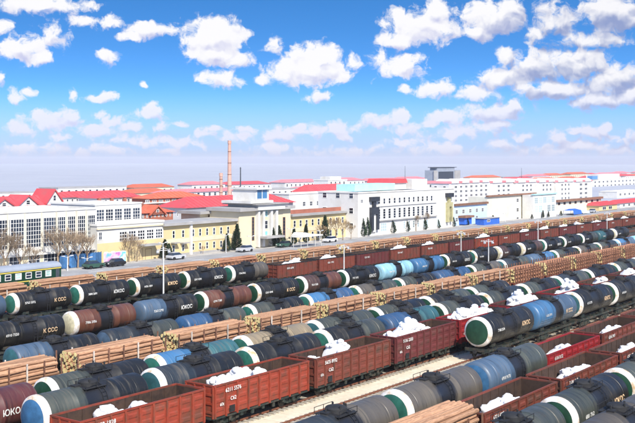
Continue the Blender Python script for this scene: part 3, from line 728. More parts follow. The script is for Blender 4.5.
# ------------------------------------------------------------------ log wagons
def logcar_meshes(Lc):
    a = Lc / 2; d = {}
    b = MB().box(-a, a, -1.40, 1.40, 1.10, 1.22).box(-a - .05, a + .05, -.3, .3, .82, 1.10)
    for s in (-1, 1): b.box(-a - .02, a + .02, s * 1.36 - .05, s * 1.36 + .05, .78, 1.13)
    for x in (-a * .5, 0, a * .5): b.box(x - .08, x + .08, -1.31, 1.31, .85, 1.10)
    d['deck'] = b.mesh('deck', M['redbrown'])
    d['stake'] = MB().box(-.05, .05, -.05, .05, .9, 3.6).box(-.09, .09, -.07, .07, .95, 1.2).mesh('stake', M['stake'])
    d['stake_tall'] = MB().box(-.06, .06, -.07, .07, .9, 3.65).mesh('stake', M['stake'])
    return d
LOG_N = 9
def log_mesh(seed, Ll, bark):
    rr = random.Random(seed); b = MB(); segs = 4; vs = []; fs = []; n = LOG_N
    r0 = .170 * rr.uniform(.80, 1.16); r1 = r0 * rr.uniform(.78, .98); ph = rr.uniform(0, 6)
    for k in range(segs + 1):
        x = -Ll / 2 + Ll * k / segs; r = r0 + (r1 - r0) * k / segs
        for i in range(n):
            t = 2 * math.pi * i / n + ph; vs.append((x, r * math.cos(t) + (.045 * math.sin(k * 2 + ph) if 0 < k < segs else 0), r * math.sin(t) + (.035 * math.cos(k * 2.6 + ph) if 0 < k < segs else 0)))
    for k in range(segs):
        for i in range(n): fs.append((k * n + i, k * n + (i + 1) % n, (k + 1) * n + (i + 1) % n, (k + 1) * n + i))
    b.add(vs, fs, 0); b.add(vs[:n], [tuple(range(n - 1, -1, -1))], 1); b.add(vs[-n:], [tuple(range(n))], 1)
    return b.mesh('log', [bark, M['cut']], True, fix=False)
def log_spots(rr, NL):
    out = []
    LAYERS = [8 - (k % 2) for k in range(NL - 1)] + [6]
    for k, n in enumerate(LAYERS):
        z = 1.22 + .17 + k * .292
        for i in range(n):
            y = (i - (n - 1) / 2) * .335
            shell = (len(LAYERS) - 1 - k, i)
            out.append((y + rr.uniform(-.02, .02), z + rr.uniform(-.015, .02), rr.uniform(-.24, .24), shell))
    return out
log_rest = {False: MB(), True: MB()}; log_budget = [300]
def log_car(u_left, p, pit, label, group, loglabel, individual, tall=False, NL=8):
    Lc = pit - .9; d = cached(('log', round(Lc, 2)), lambda: logcar_meshes(Lc)); a = Lc / 2
    t = thing('log_wagon', label, 'log wagon', (u_left + a, p, .16), 0, group)
    part('deck', d['deck'], t); bogies(t, (-a * .66, a * .66), False)
    ns = 12 if tall else 7
    for s in (-1, 1):
        for k in range(ns):
            x = -a + .45 + k * (Lc - .9) / (ns - 1)
            part('stake', d['stake_tall'] if tall else d['stake'], t, (x, s * 1.45, 0), mat=M['stake_pale'] if (k % 3 == 1 and not tall) else None)
    rr = random.Random(int(u_left * 13) + int(p * 7)); bark = M['bark_far'] if tall else M['bark']
    Ll = Lc - 1.3
    metas = [cached(('lg', round(Ll, 2), i, bark.name), lambda i=i: log_mesh(i * 7 + 3, Ll, bark)) for i in range(8)]
    for (y, z, dx, shell) in log_spots(rr, NL):
        me = rr.choice(metas); tw = rr.uniform(0, 6.28)
        if individual and log_budget[0] > 0:
            log_budget[0] -= 1
            tag(part('log', me, None, (t.location.x + dx, p + y, z + .16), (tw, 0, rr.uniform(-.004, .004))), 'log in %s layer, %s from near side, %s' % ('top' if shell[0] == 0 else ordw(shell[0]), ordw(shell[1]) if shell[1] else 'first', loglabel), 'log', 'logs on ' + loglabel)
        else:
            mt = Matrix.Translation((t.location.x + dx, p + y, z + .16)) @ Matrix.Rotation(tw, 4, 'X'); tgt = log_rest[tall]
            o = len(tgt.v); tgt.v += [tuple(mt @ v.co) for v in me.vertices]
            for f in me.polygons: tgt.f.append([o + i for i in f.vertices]); tgt.m.append(f.material_index)
    return t
p = TRACKS['R2']; ul = U(468, p)
log_car(ul - 12.6, p, 13.2, 'log wagon loaded with orange brown logs at the bottom edge, left of dark red gondola', 'log wagons', 'log wagon at bottom edge', True, False, 10)
p = TRACKS['R7']; u = U(63, p); pit = (U(594, p) - u) / 10
names7 = [('leftmost', True)] + [(ORD[i], True) for i in range(1, 14)]
for i in range(-1, 12):
    o = ORD[i + 1]
    log_car(u + i * pit, p, pit, ('log wagon with tall dark stakes, %s in the middle log train' if i >= 7 else 'log wagon loaded with peeled logs, %s in the middle log train') % o, 'middle log train',
            '%s middle-train log wagon' % o.replace(' ', '-'), i in (-1, 0, 1, 2, 3), i >= 7, 7 if i >= 7 else 8)
p = TRACKS['R11']; u = U(30, p); pit = 11.75
for i in range(-1, 20):
    log_car(u + i * pit, p, pit, 'log wagon loaded with reddish logs, %s in the back log train' % ORD[i + 1], 'back log train', 'log', False, i % 5 == 3, 10)
for tall, mbq in log_rest.items():
    tag(part('logs', mbq.mesh('logs', [M['bark_far'] if tall else M['bark'], M['cut']], True, fix=False)), 'reddish brown logs with pale cut ends stacked on the %s wagons' % ('tall-staked' if tall else 'farther log'), 'logs', kind='stuff')
tag(part('sacks', sack_rest.mesh('sacks', M['sack'], True, fix=False)), 'white sacks heaped in the farther open gondolas', 'sacks', kind='stuff')

# ------------------------------------------------------------------ the town behind the yard
M['white_wall'] = mat('white_plaster', (.68, .67, .64), .85, .07, .22, col2=(.54, .52, .47), mix=.3, obj_var=.04)
M['cream_wall'] = mat('cream_plaster', (.66, .52, .27), .85, .06, .25, col2=(.62, .50, .30), mix=.25, obj_var=.05)
M['pale_cream'] = mat('pale_cream_plaster', (.68, .59, .41), .85, .06, .25, col2=(.58, .50, .35), mix=.2, obj_var=.04)
M['ivory_wall'] = mat('ivory_plaster', (.72, .68, .56), .85, .06, .25, col2=(.60, .56, .46), mix=.3, obj_var=.03)
M['brick_wall'] = mat('red_brick_wall', (.36, .13, .085), .85, .15, .6, obj_var=.08)
M['blue_wall'] = mat('pale_blue_plaster', (.50, .64, .80), .85, .05, .3, obj_var=.03)
M['red_roof'] = mat('red_metal_roof', (.58, .075, .085), .6, .10, .4, col2=(.48, .10, .10), mix=.3, obj_var=.06)
M['orange_roof'] = mat('orange_tile_roof', (.56, .13, .07), .75, .12, .5, obj_var=.08)
M['pink_roof'] = mat('faded_pink_roof', (.62, .20, .22), .7, .12, .4, obj_var=.10)
M['grey_roof'] = mat('grey_roof', (.34, .33, .32), .8, .12, .3, obj_var=.06)
M['teal_roof'] = mat('pale_teal_roof_sheet', (.42, .72, .74), .6, .10, .3)
M['brown_trim'] = mat('brown_trim', (.22, .11, .07), .8, .15, 1)
M['dark_trim'] = mat('dark_cladding', (.03, .034, .045), .5, .2, 1)
M['olive_trim'] = mat('olive_cladding', (.40, .37, .20), .7, .12, 1)
M['frame_white'] = mat('white_window_frame', (.76, .75, .72), .6, .05, 2)
M['booth_blue'] = mat('bright_blue_sheet', (.035, .14, .58), .5, .12, 1)
M['coach_green'] = mat('coach_green_paint', (.008, .042, .024), .45, .15, 1)
M['coach_yellow'] = mat('coach_yellow_stripe', (.66, .52, .10), .5, .1, 2)
M['chimney'] = mat('chimney_brick', (.50, .30, .24), .9, .12, .5)
M['steel_dark'] = mat('dark_steel', (.06, .07, .085), .6, .2, 2)
def glass_mat(name, c, rough=.12):
    m, nt, b = _nm(name); b.inputs['Base Color'].default_value = (*c, 1); b.inputs['Roughness'].default_value = rough; b.inputs['Specular IOR Level'].default_value = .6
    N = nt.nodes; oi = N.new('ShaderNodeObjectInfo'); hv = N.new('ShaderNodeHueSaturation'); mr = N.new('ShaderNodeMapRange'); mr.inputs[3].default_value = .45; mr.inputs[4].default_value = 1.6
    nt.links.new(oi.outputs['Random'], mr.inputs[0]); nt.links.new(mr.outputs[0], hv.inputs['Value']); hv.inputs['Color'].default_value = (*c, 1); nt.links.new(hv.outputs[0], b.inputs['Base Color'])
    return m
M['tower_wall'] = mat('grey_tower_panels', (.27, .30, .35), .6, .08, .4)
M['glass'] = glass_mat('window_glass', (.020, .030, .050)); M['glass_teal'] = glass_mat('teal_glass', (.16, .42, .46)); M['glass_blue'] = glass_mat('blue_glass', (.07, .22, .45)); M['glass_pale'] = glass_mat('pale_glass', (.42, .52, .55))

def window_meshes(w, h, nx, ny, bw=.07, t=.10):
    """a frame of bars standing 6 cm out of the wall and the panes set back inside it"""
    f = MB()
    f.box(-w/2, w/2, -.06, .04, -h/2, -h/2 + t).box(-w/2, w/2, -.06, .04, h/2 - t, h/2).box(-w/2, -w/2 + t, -.06, .04, -h/2 + t, h/2 - t).box(w/2 - t, w/2, -.06, .04, -h/2 + t, h/2 - t)
    for i in range(1, nx):
        x = -w/2 + w * i / nx; f.box(x - bw/2, x + bw/2, -.05, .035, -h/2 + t, h/2 - t)
    for j in range(1, ny):
        z = -h/2 + h * j / ny; f.box(-w/2 + t, w/2 - t, -.045, .03, z - bw/2, z + bw/2)
    g = MB().box(-w/2 + .02, w/2 - .02, -.014, .03, -h/2 + .02, h/2 - .02)
    return f.mesh('window', M['frame_white'], fix=False), g.mesh('pane', M['glass'], fix=False)
class Bld:
    """a building: Empty at the base of its left front corner; its parts are placed by what the photo shows of the front"""
    def __init__(s, name, label, x0, x1, pf, depth, ytop, wall='white_wall', cat='building', group=None, xt=None, ylow=None):
        s.pf = pf; s.u0 = U(x0, pf); s.len = U(x1, pf) - s.u0; s.depth = depth
        xm = (x0 + x1) / 2 if xt is None else xt
        s.h = Hh(xm, ytop, pf)
        s.o = thing(name, label, cat, (s.u0, pf, 0), 0, group)
        s.wall = part('wall', MB().box(0, s.len, 0, depth, -.05, s.h).mesh('wall', M[wall]), s.o)
    def u(s, x): return U(x, s.pf) - s.u0
    def z(s, x, y): return Hh(x, y, s.pf)
    def box(s, name, x0, x1, y0, y1, m, out=.12, back=0.0, parent=None, xm=None):
        """a block on the front between photo columns x0..x1 and heights y1(bottom)..y0(top)"""
        xm = (x0 + x1) / 2 if xm is None else xm
        return part(name, MB().box(s.u(x0), s.u(x1), -out, back if back > 0 else -.002, s.z(xm, y1), s.z(xm, y0)).mesh(name, M[m]), parent or s.o)
    def blk(s, name, a0, a1, d0, d1, z0, z1, m):
        return part(name, MB().box(a0, a1, d0, d1, z0, z1).mesh(name, M[m]), s.o)
    def parapet(s, m='white_wall', h=.5, over=.15):
        b = MB(); L, D, H = s.len, s.depth, s.h
        b.box(-over, L + over, -over, .25, H + .002, H + h).box(-over, L + over, D - .25, D + over, H + .002, H + h).box(-over, .25, .25, D - .25, H + .002, H + h).box(L - .25, L + over, .25, D - .25, H + .002, H + h)
        part('parapet', b.mesh('parapet', M[m]), s.o)
    def win(s, xs, y0, y1, nx=2, ny=2, glass=None, w=None, xm=None, frame=None, bw=.07, t=.10):
        """windows: xs is a list of (x0,x1) in photo columns, all between heights y1 and y0 read at column xm"""
        xm = xm if xm is not None else sum(a + b for a, b in xs) / (2 * len(xs))
        z0, z1 = s.z(xm, y1), s.z(xm, y0); h = z1 - z0
        ww = w or sum(s.u(b) - s.u(a) for a, b in xs) / len(xs)
        key = ('win', round(ww, 1), round(h, 1), nx, ny, bw, t); fm, gm = cached(key, lambda: window_meshes(ww, h, nx, ny, bw, t))
        for a, b in xs:
            f = part('window', fm, s.o, ((s.u(a) + s.u(b)) / 2, -.001, (z0 + z1) / 2), mat=M[frame] if frame else None)
            part('pane', gm, f, mat=M[glass] if glass else None)
    def grid(s, x0, x1, n, y0, y1, frac=.5, **k):
        """n equal windows along the wall, evenly spaced in the world"""
        a, b = s.u(x0), s.u(x1); st = (b - a) / n; xm = (x0 + x1) / 2; z0, z1 = s.z(xm, y1), s.z(xm, y0); ww = st * frac
        key = ('win', round(ww, 1), round(z1 - z0, 1), k.get('nx', 1), k.get('ny', 2), .07, .10); fm, gm = cached(key, lambda: window_meshes(ww, z1 - z0, k.get('nx', 1), k.get('ny', 2)))
        for i in range(n):
            f = part('window', fm, s.o, (a + (i + .5) * st, -.001, (z0 + z1) / 2)); part('pane', gm, f, mat=M[k['glass']] if k.get('glass') else None)
    def endwin(s, zs, n=3, w=1.4, h=1.6):
        """windows on the left end wall"""
        fm, gm = cached(('win', round(w, 1), round(h, 1), 1, 2, .07, .10), lambda: window_meshes(w, h, 1, 2))
        for z in zs:
            for i in range(n):
                f = part('window', fm, s.o, (-.001, s.depth * (i + .5) / n, z), (0, 0, -math.pi / 2)); part('pane', gm, f)
    def hip(s, m, rise, over=.5, inset=None, a0=None, a1=None, d0=0, d1=None, zb=None, hipped=True):
        a0 = -over if a0 is None else a0; a1 = s.len + over if a1 is None else a1; d1 = s.depth if d1 is None else d1; zb = s.h + .003 if zb is None else zb
        D0, D1 = d0 - over, d1 + over; ins = (min((D1 - D0) / 2, (a1 - a0) * .4) if inset is None else inset) if hipped else 0; ym = (D0 + D1) / 2
        vs = [(a0, D0, zb), (a1, D0, zb), (a1, D1, zb), (a0, D1, zb), (a0 + ins, ym, zb + rise), (a1 - ins, ym, zb + rise)]
        b = MB().add(vs, [(0, 1, 5, 4), (1, 2, 5), (2, 3, 4, 5), (3, 0, 4), (0, 3, 2, 1)])
        r = part('roof', b.mesh('roof', M[m]), s.o)
        n = max(3, int((a1 - a0) / 1.6)); q = MB()                      # standing seams down the front slope
        for i in range(n + 1):
            x = a0 + (a1 - a0) * i / n
            t = 1.0 if ins == 0 else min(1.0, min(x - a0, a1 - x) / ins if ins else 1)
            if t > .05: q.bar((x, D0 + .02, zb + .05), (x, D0 + .02 + (ym - D0) * t, zb + .05 + rise * t), .05, n=4)
        tag(part('seam', q.mesh('seam', M[m]), r), kind='stuff')
        return r
    def gable(s, xa, xb, ypeak, yeave, wallm, roofm, depth=5.0, xm=None, window=True):
        """a gable that faces the yard: pentagon wall with two roof slopes"""
        xm = (xa + xb) / 2; a, b = s.u(xa), s.u(xb); ze, zp = s.z(xm, yeave), s.z(xm, ypeak); c = (a + b) / 2
        part('gable', MB().prism([(a, s.h - .4), (b, s.h - .4), (b, ze), (c, zp), (a, ze)], -.35, depth).mesh('gable', M[wallm]), s.o)
        o = .5; q = MB(); sl = (zp - ze) / (c - a)
        q.prism([(a - o, ze - o * sl + .02), (c, zp + .02), (c, zp + .38), (a - o, ze - o * sl + .38)], -.7, depth)
        q.prism([(c, zp + .02), (b + o, ze - o * sl + .02), (b + o, ze - o * sl + .38), (c, zp + .38)], -.7, depth)
        part('gable_roof', q.mesh('gable_roof', M[roofm]), s.o)
        if window:
            w = min(1.4, (b - a) * .2); h = min(1.8, (zp - ze) * .5)
            fm, gm = cached(('win', round(w, 1), round(h, 1), 1, 2, .07, .10), lambda: window_meshes(w, h, 1, 2))
            f = part('window', fm, s.o, (c, -.352, ze + (zp - ze) * .35)); part('pane', gm, f)

# --- long hall with the tall gridded windows (left)
b = Bld('factory_hall', 'long white hall with tall gridded windows behind bare trees at left', -60, 96, 152, 16, 211.5, xt=50)
b.parapet(h=.35)
xs = [(-38, -22), (-20, -5), (-3, 7), (8, 24), (25.5, 41), (42, 55.5), (57, 65.5), (67, 75.5), (77, 85.5), (87, 95)]
b.win([x for x in xs if x[1] - x[0] > 9.6], 217.5, 246.5, 6, 7, xm=46, w=b.u(24) - b.u(8), bw=.075, t=.09)
b.win([x for x in xs if x[1] - x[0] < 9.6], 217.5, 246.5, 4, 7, xm=46, w=b.u(75.5) - b.u(67), bw=.075, t=.09)
for x in (-21, -4, 7.5, 24.7, 41.5, 56.2, 66.2, 76.2, 86.2): b.box('pilaster', x - .65, x + .65, 212.5 + (46 - x) * .05, 249 + (46 - x) * .09, 'ivory_wall', .35)
b.box('ground_floor', -59, 95.5, 254, 271, 'pale_cream', .9, xm=40)
b.box('canopy', -59, 95, 252.4, 253.9, 'white_wall', 1.6, xm=40)
zf = -.92
fm, gm = cached(('gw',), lambda: window_meshes(2.6, 1.9, 3, 2))
for x in (12, 31, 46, 57, 64, 74, 84):
    f = part('window', fm, b.o, (b.u(x), -.902, 2.1)); part('pane', gm, f)
# wing of the hall
b = Bld('hall_wing', 'taller white wing with five gridded windows right of the long hall', 95, 141.5, 158, 14, 204.5)
b.parapet(h=.3); b.win([(96.5, 104), (105.5, 113), (114.5, 122), (123.5, 131), (132.5, 140)], 208.5, 221.5, 3, 4, bw=.075, t=.09)
# lower block with entrance
b = Bld('entrance_block', 'low cream block with five windows and dark doors behind the billboard', 97, 163.5, 150, 7.5, 224)
b.parapet(h=.4); b.win([(119.5, 126.5), (128.5, 135.7), (137.5, 144.7), (146.5, 153.5), (155.5, 162.3)], 230, 239.5, 3, 3, bw=.14)
b.box('cornice', 96.5, 163.5, 226.2, 227.6, 'pale_cream', .3)
b.box('wall_band', 97.2, 163.3, 241, 264.5, 'cream_wall', .06)
b.win([(98.5, 102)], 232, 240, 2, 2); b.win([(104, 107.5), (111, 114.5), (121, 124.5)], 251, 258.5, 2, 2)
for x0, x1 in ((131, 134.5), (139, 142.5), (145, 151.5)): b.win([(x0, x1)], 248.5, 262, 2, 3, frame='brown_trim')
b.box('canopy', 137, 154, 243.6, 245.2, 'grey_roof', 2.2)

# --- houses with red gabled roofs behind the hall
b = Bld('gabled_house', 'white house with red roof and three white gables above the hall, far left', -24, 61, 182, 8, 206, xt=25)
b.hip('red_roof', 2.1, inset=3); b.gable(-8, 14, 199.5, 207.5, 'white_wall', 'red_roof', 6); b.gable(17, 37, 196.5, 205.5, 'white_wall', 'red_roof', 6); b.gable(46, 61, 190.5, 202, 'white_wall', 'red_roof', 6)
b.grid(-20, 60, 10, 206.5, 210.5, .3)
b = Bld('apartment_house', 'long white house with bright red roof right of the gabled houses', 57, 104, 215, 7, 197, xt=80)
b.hip('red_roof', 1.5, inset=5); b.grid(60, 103, 9, 198.5, 202.5, .45); b.grid(60, 103, 9, 204, 207.5, .45)
b = Bld('apartment_house', 'white house with red roof and red bays left of the orange brick block', 96, 143, 205, 7, 197.5, xt=118)
b.hip('red_roof', 1.6, inset=6); b.grid(97, 142, 8, 199, 202.5, .45); b.grid(97, 142, 8, 204, 207, .45)
for x in (98.5, 111, 124): b.box('bay', x - 1.2, x + 1.2, 197.8, 209, 'brick_wall', .6)
b = Bld('brick_house', 'orange brick house with small gable above the entrance block', 143, 173, 166, 6, 212.5, 'brick_wall')
b.hip('orange_roof', 1.4, inset=4); b.gable(150, 163, 206.5, 213.5, 'brick_wall', 'orange_roof', 4); b.grid(141, 172, 8, 213.5, 217, .4)
b = Bld('brick_apartment_block', 'brown brick apartment block with white balconies under an orange roof', 150, 206, 196, 7, 198.2, 'brick_wall', xt=165)
b.hip('orange_roof', 1.6, inset=7); 
for y in (198.8, 203.6, 208.2): b.grid(144, 202, 9, y, y + 2.6, .6, nx=2); b.box('balcony_band', 143.5, 202.5, y + 2.9, y + 4.1, 'white_wall', .5, xm=165)
b = Bld('long_house', 'long white house with faded pink roof behind the chimneys', 165, 250, 262, 7, 191.5, xt=205)
b.hip('pink_roof', 1.1, inset=4); b.grid(160, 249, 16, 192.5, 196, .45)

# --- cream station building in the middle
b = Bld('rear_hall', 'white hall with wide red hipped roof behind the cream building', 186, 293, 178, 10, 207, xt=205)
b.hip('red_roof', 2.6, inset=6, over=.8); b.grid(174, 232, 9, 211, 214.5, .22, nx=1)
b = Bld('tier_building', 'cream upper storey with round brown windows behind the low front wing', 200, 262, 158.5, 6, 212.5, 'pale_cream', xt=225)
b.blk('roof_slab', -.9, b.len + .6, -1.0, 6.4, b.h + .003, b.h + .65, 'grey_roof')
for x in (209.5, 215.5, 221.5, 232, 237): b.win([(x - 1.3, x + 1.3)], 214.2, 217.6, 1, 1, frame='brown_trim', xm=222)
b = Bld('front_wing', 'low cream two-storey wing with tall dark windows and grey roof edge', 163.5, 239.5, 150, 8, 223.5, 'cream_wall', xt=200)
b.blk('roof_slab', -.4, b.len + .3, -.8, 8.3, b.h + .003, b.h + .55, 'grey_roof')
xs = [(x - 1.2, x + 1.2) for x in (173.5, 183, 193, 200, 207, 214, 221, 228)]
b.win(xs, 228.5, 236, 1, 2, xm=200); b.win(xs, 242.5, 249.5, 1, 2, xm=200)
b.box('wall_panel', 164, 239, 236.6, 240.8, 'pale_cream', .08, xm=200)
b.box('pilaster', 189, 191, 221.5, 254.5, 'white_wall', .5); b.box('base_course', 163.7, 239.3, 251.2, 256, 'grey_roof', .1, xm=200)
for x in (173.5, 183): b.box('door_canopy', x - 3, x + 3, 242.2, 243.2, 'grey_roof', 1.2)
b = Bld('central_tower', 'cream central block with glazed bay, brown window strips and white roof turret', 239, 290.5, 149, 9, 210, 'pale_cream', xt=265)
b.blk('roof_slab', -.8, b.len + .5, -1.1, 9.4, b.h + .003, b.h + .75, 'grey_roof')
b.box('attic', 254, 281, 204.2, 209.4, 'white_wall', 1.3, 8)
b.box('attic_slab', 250, 283, 203.2, 204.1, 'grey_roof', 1.8, 8.5)
b.box('attic_slope', 247.5, 270, 200.6, 203.1, 'white_wall', 1.0, 8); b.box('turret', 252.5, 265.5, 189.5, 200.5, 'white_wall', 1.0, 6); b.box('turret_cap', 251.5, 266.5, 187.6, 189.4, 'white_wall', 1.6, 6.5)
zz = b.z(259, 193.5)
fm, gm = cached(('tw',), lambda: window_meshes(2.0, 2.5, 1, 1))
for x in (256.2, 261.2):
    f = part('window', fm, b.o, (b.u(x), -1.002, zz)); part('pane', gm, f, mat=M['glass_blue'])
for x in (253, 284): b.win([(x - 1.2, x + 1.2)], 217, 240.5, 1, 7, frame='brown_trim')
for x0, x1 in ((257.5, 259.8), (262.6, 267.8), (270.5, 273)): b.win([(x0, x1)], 208.5, 217, 2, 3, glass='glass_teal', xm=265); b.win([(x0, x1)], 220.5, 229, 1, 2, xm=265); b.win([(x0, x1)], 231, 239.5, 1, 2, glass='glass_teal', xm=265)
for x in (256.4, 261.2, 269.2, 274.3): b.box('column', x - .9, x + .9, 210.4, 246, 'white_wall', .9, xm=265)
b.box('entrance_canopy', 257, 275, 235.5, 237.5, 'grey_roof', 3.0, xm=265)
b = Bld('cream_wing', 'cream two-storey wing with tall windows right of the central block', 290.5, 362, 152, 10, 214.5, 'cream_wall', xt=320)
b.blk('roof_slab', -.1, b.len + .4, -.7, 10.3, b.h + .003, b.h + .5, 'grey_roof')
xs = [(x - 1.1, x + 1.1) for x in (294.5, 300.5, 306.5, 312.5, 318.5, 324.5, 330.5, 336.5, 342.5, 348.5, 354.5)]
b.win(xs, 218, 224.5, 1, 2, xm=325); b.win(xs, 230, 237, 1, 2, xm=325); b.box('wall_panel', 291, 361.5, 225.3, 229.2, 'pale_cream', .08, xm=325)
b.blk('roof_rail', 0.5, b.len - 1, 1.5, 1.7, b.h + .5, b.h + 1.5, 'brick_wall')
b = Bld('long_white_block', 'long plain white block with a row of small windows above the cream wing', 289, 366, 186, 7, 192.8, xt=330)
b.parapet(h=.3); b.win([(x - 1.3, x + 1.3) for x in (304, 311, 318, 325.5, 332.5, 339.5, 347, 354)], 200.2, 204.6, 2, 2, xm=329); b.endwin([4, 8])
b = Bld('red_roof_hall', 'hall with bright ribbed red roof above the long white block', 312, 352, 222, 9, 191.5, xt=330)
b.hip('red_roof', 2.7, inset=2, over=.6); b.grid(311, 350, 8, 192, 195, .4)
b = Bld('roof_pavilion', 'small white pavilion with dark openings above the ribbed red roof', 328, 347, 262, 8, 180.5, xt=337)
b.grid(329, 346, 4, 181.5, 184.5, .4); b.parapet(h=.5); b.box('upper_storey', 331, 342, 176.5, 180, 'white_wall', -.5, 6)
b = Bld('long_house', 'long white house with thin red roof behind the white office', 362, 452, 255, 6, 184.5, xt=400)
b.hip('pink_roof', 1.1, inset=3); b.grid(364, 450, 14, 185.3, 188.3, .4)

# --- white office block
b = Bld('office_block', 'big white office block with dark glazed entrance and rows of narrow windows', 358, 454, 148, 13, 191.3, xt=405)
b.parapet(h=.4)
xs = [(x - 1.0, x + 1.0) for x in (379, 384.2, 389.4, 394.5, 399.5, 404.3, 409, 413.6, 418.1, 422.5, 427, 431.5)]
b.win(xs, 197, 202.6, 1, 2, xm=405); b.win([(x0 - .2, x1 + .2) for x0, x1 in xs], 207.2, 217, 1, 4, xm=405)
b.win(xs[3:9], 221, 228.5, 1, 3, xm=405, glass='glass_pale')
b.win([(380.5, 386.5)], 222.8, 231.5, 3, 3, glass='glass_pale'); b.win([(423, 428)], 219.5, 227.5, 3, 3, glass='glass_pale'); b.win([(437, 442.5)], 218.5, 226.5, 3, 3, glass='glass_pale')
b.win([(340.5 + 20, 343 + 20), ], 199.5, 203, 2, 2)
b.box('ledge', 378, 436, 218.2, 219, 'grey_roof', .5, xm=405); b.box('ledge', 378, 436, 204.2, 204.7, 'white_wall', .3, xm=405)
b.box('entrance_head', 369, 377.3, 196.8, 201.2, 'dark_trim', .9); b.box('entrance_neck', 371.8, 374.5, 201.3, 207, 'dark_trim', .6); b.box('entrance_block', 369.3, 377, 207.2, 214, 'dark_trim', .8)
b.box('entrance_jamb', 369.3, 371.6, 214.1, 230.5, 'dark_trim', .8); b.box('entrance_jamb', 374.8, 377, 214.1, 229.5, 'dark_trim', .8); b.box('entrance_glass', 371.7, 374.7, 214.1, 232, 'white_wall', .4)
b.blk('roof_shed', b.u(364), b.u(404), 3, 9, b.h + .41, b.z(385, 189.8) + 1.6, 'teal_roof')
b.blk('roof_house', b.u(404), b.u(418), 4, 12, b.h + .41, b.h + 2.2, 'white_wall'); part('roof_house_roof', MB().prism([(b.u(403.5), b.h + 2.21), (b.u(418.5), b.h + 2.21), (b.u(417), b.h + 3.4), (b.u(405), b.h + 3.4)], 3.6, 12.4).mesh('roof_house_roof', M['red_roof']), b.o)
b.blk('roof_house', b.u(421), b.u(436), 3, 10, b.h + .41, b.h + 3.2, 'white_wall')
b.box('tower_head', 445.2, 450.6, 193, 197, 'dark_trim', 1.2); b.box('tower_neck', 447, 449, 197.1, 202, 'olive_trim', .7); b.box('tower_block', 445.6, 450.2, 202.2, 206.5, 'olive_trim', 1.0)
b.box('tower_jamb', 445.6, 446.8, 206.6, 222, 'olive_trim', 1.0); b.box('tower_jamb', 449.1, 450.2, 206.6, 221.5, 'olive_trim', 1.0); b.box('tower_glass', 447.4, 448.6, 217, 221, 'dark_trim', .5)
b.endwin([3, 7, 11])
# --- right of the office
b = Bld('blue_house', 'pale blue two-storey house with bright blue porch beside the white office', 454.2, 487, 150, 6, 205, 'blue_wall')
b.box('roof_edge', 453.8, 487.3, 202.8, 204.9, 'brown_trim', .5, .4); b.win([(x - 1.1, x + 1.1) for x in (456.5, 463.3, 470.2, 476.7, 482.5)], 208.8, 212.8, 2, 2, xm=470); b.win([(x - 1.1, x + 1.1) for x in (456.5, 470.2, 476.7)], 216.5, 220.5, 2, 2, xm=468)
b.box('porch', 459, 466, 217.5, 224, 'booth_blue', 2.0); b.box('porch_roof', 458, 467, 215.3, 217.4, 'brown_trim', 2.6)
b = Bld('blue_booth', 'bright blue sheet booth in front of the cream house', 484, 499.5, 144.5, 3, 218.3, 'booth_blue', 'booth', xt=491)
b.blk('roof', -.2, b.len + .2, -.3, 3.2, b.h + .003, b.h + .15, 'grey_roof'); b.win([(487, 490)], 219.5, 222, 2, 1)
b = Bld('cream_house', 'plain pale cream block with brown cornice and three windows on each of two columns', 487.2, 535, 151, 7, 195.6, 'ivory_wall', xt=510)
b.box('cornice', 486.8, 535.2, 194, 195.5, 'brown_trim', .6, .4)
for y in (198, 207.5, 216.5): b.win([(516.4, 518.7), (524.6, 526.9)], y, y + 3.8, 1, 2, xm=522)
b.box('annex', 531, 540, 201.5, 217, 'ivory_wall', 1.5); b.box('annex_roof', 530.5, 540.5, 200.3, 201.4, 'brown_trim', 1.9)
b = Bld('glass_front_house', 'white house with pale teal glazed front and green roof line', 533, 556, 146.5, 4, 194.5)
b.box('roof_edge', 532.6, 556.4, 193.3, 194.4, 'teal_roof', .4, .4); b.grid(534, 555, 5, 197, 203, .8, nx=2, ny=3, glass='glass_pale'); b.grid(534, 555, 5, 205, 212, .8, nx=2, ny=3, glass='glass_pale')
b = Bld('arched_house', 'low white house with dark brown eaves and brown arches', 556, 601, 152, 5, 200.5, 'ivory_wall', xt=578)
b.box('eaves', 555.6, 601.4, 198.3, 200.4, 'brown_trim', .8, .6); b.win([(x - 1, x + 1) for x in (559, 564.5, 570, 575.5, 581, 586.5, 592, 597.5)], 200.9, 203.4, 1, 1, xm=578, frame='brown_trim')
b = Bld('low_red_house', 'low cream house with red roof and two dark arched openings, far right', 599, 617, 147, 7, 205, 'cream_wall'); b.hip('red_roof', 1.4, inset=2); b.win([(602.5, 606), (608.5, 612)], 206.2, 209.5, 2, 1)
b = Bld('low_red_house', 'low white house with red roof at the right edge of the photo', 620, 648, 150, 7, 202.5, xt=630); b.hip('red_roof', 1.4, inset=2); b.grid(621, 647, 5, 203, 205.5, .4)
b = Bld('flat_white_house', 'flat white single-storey house above the red roofs at right', 617, 645, 190, 10, 191.5, xt=626); b.parapet(h=.3); b.grid(618, 644, 6, 192.5, 194.8, .4)
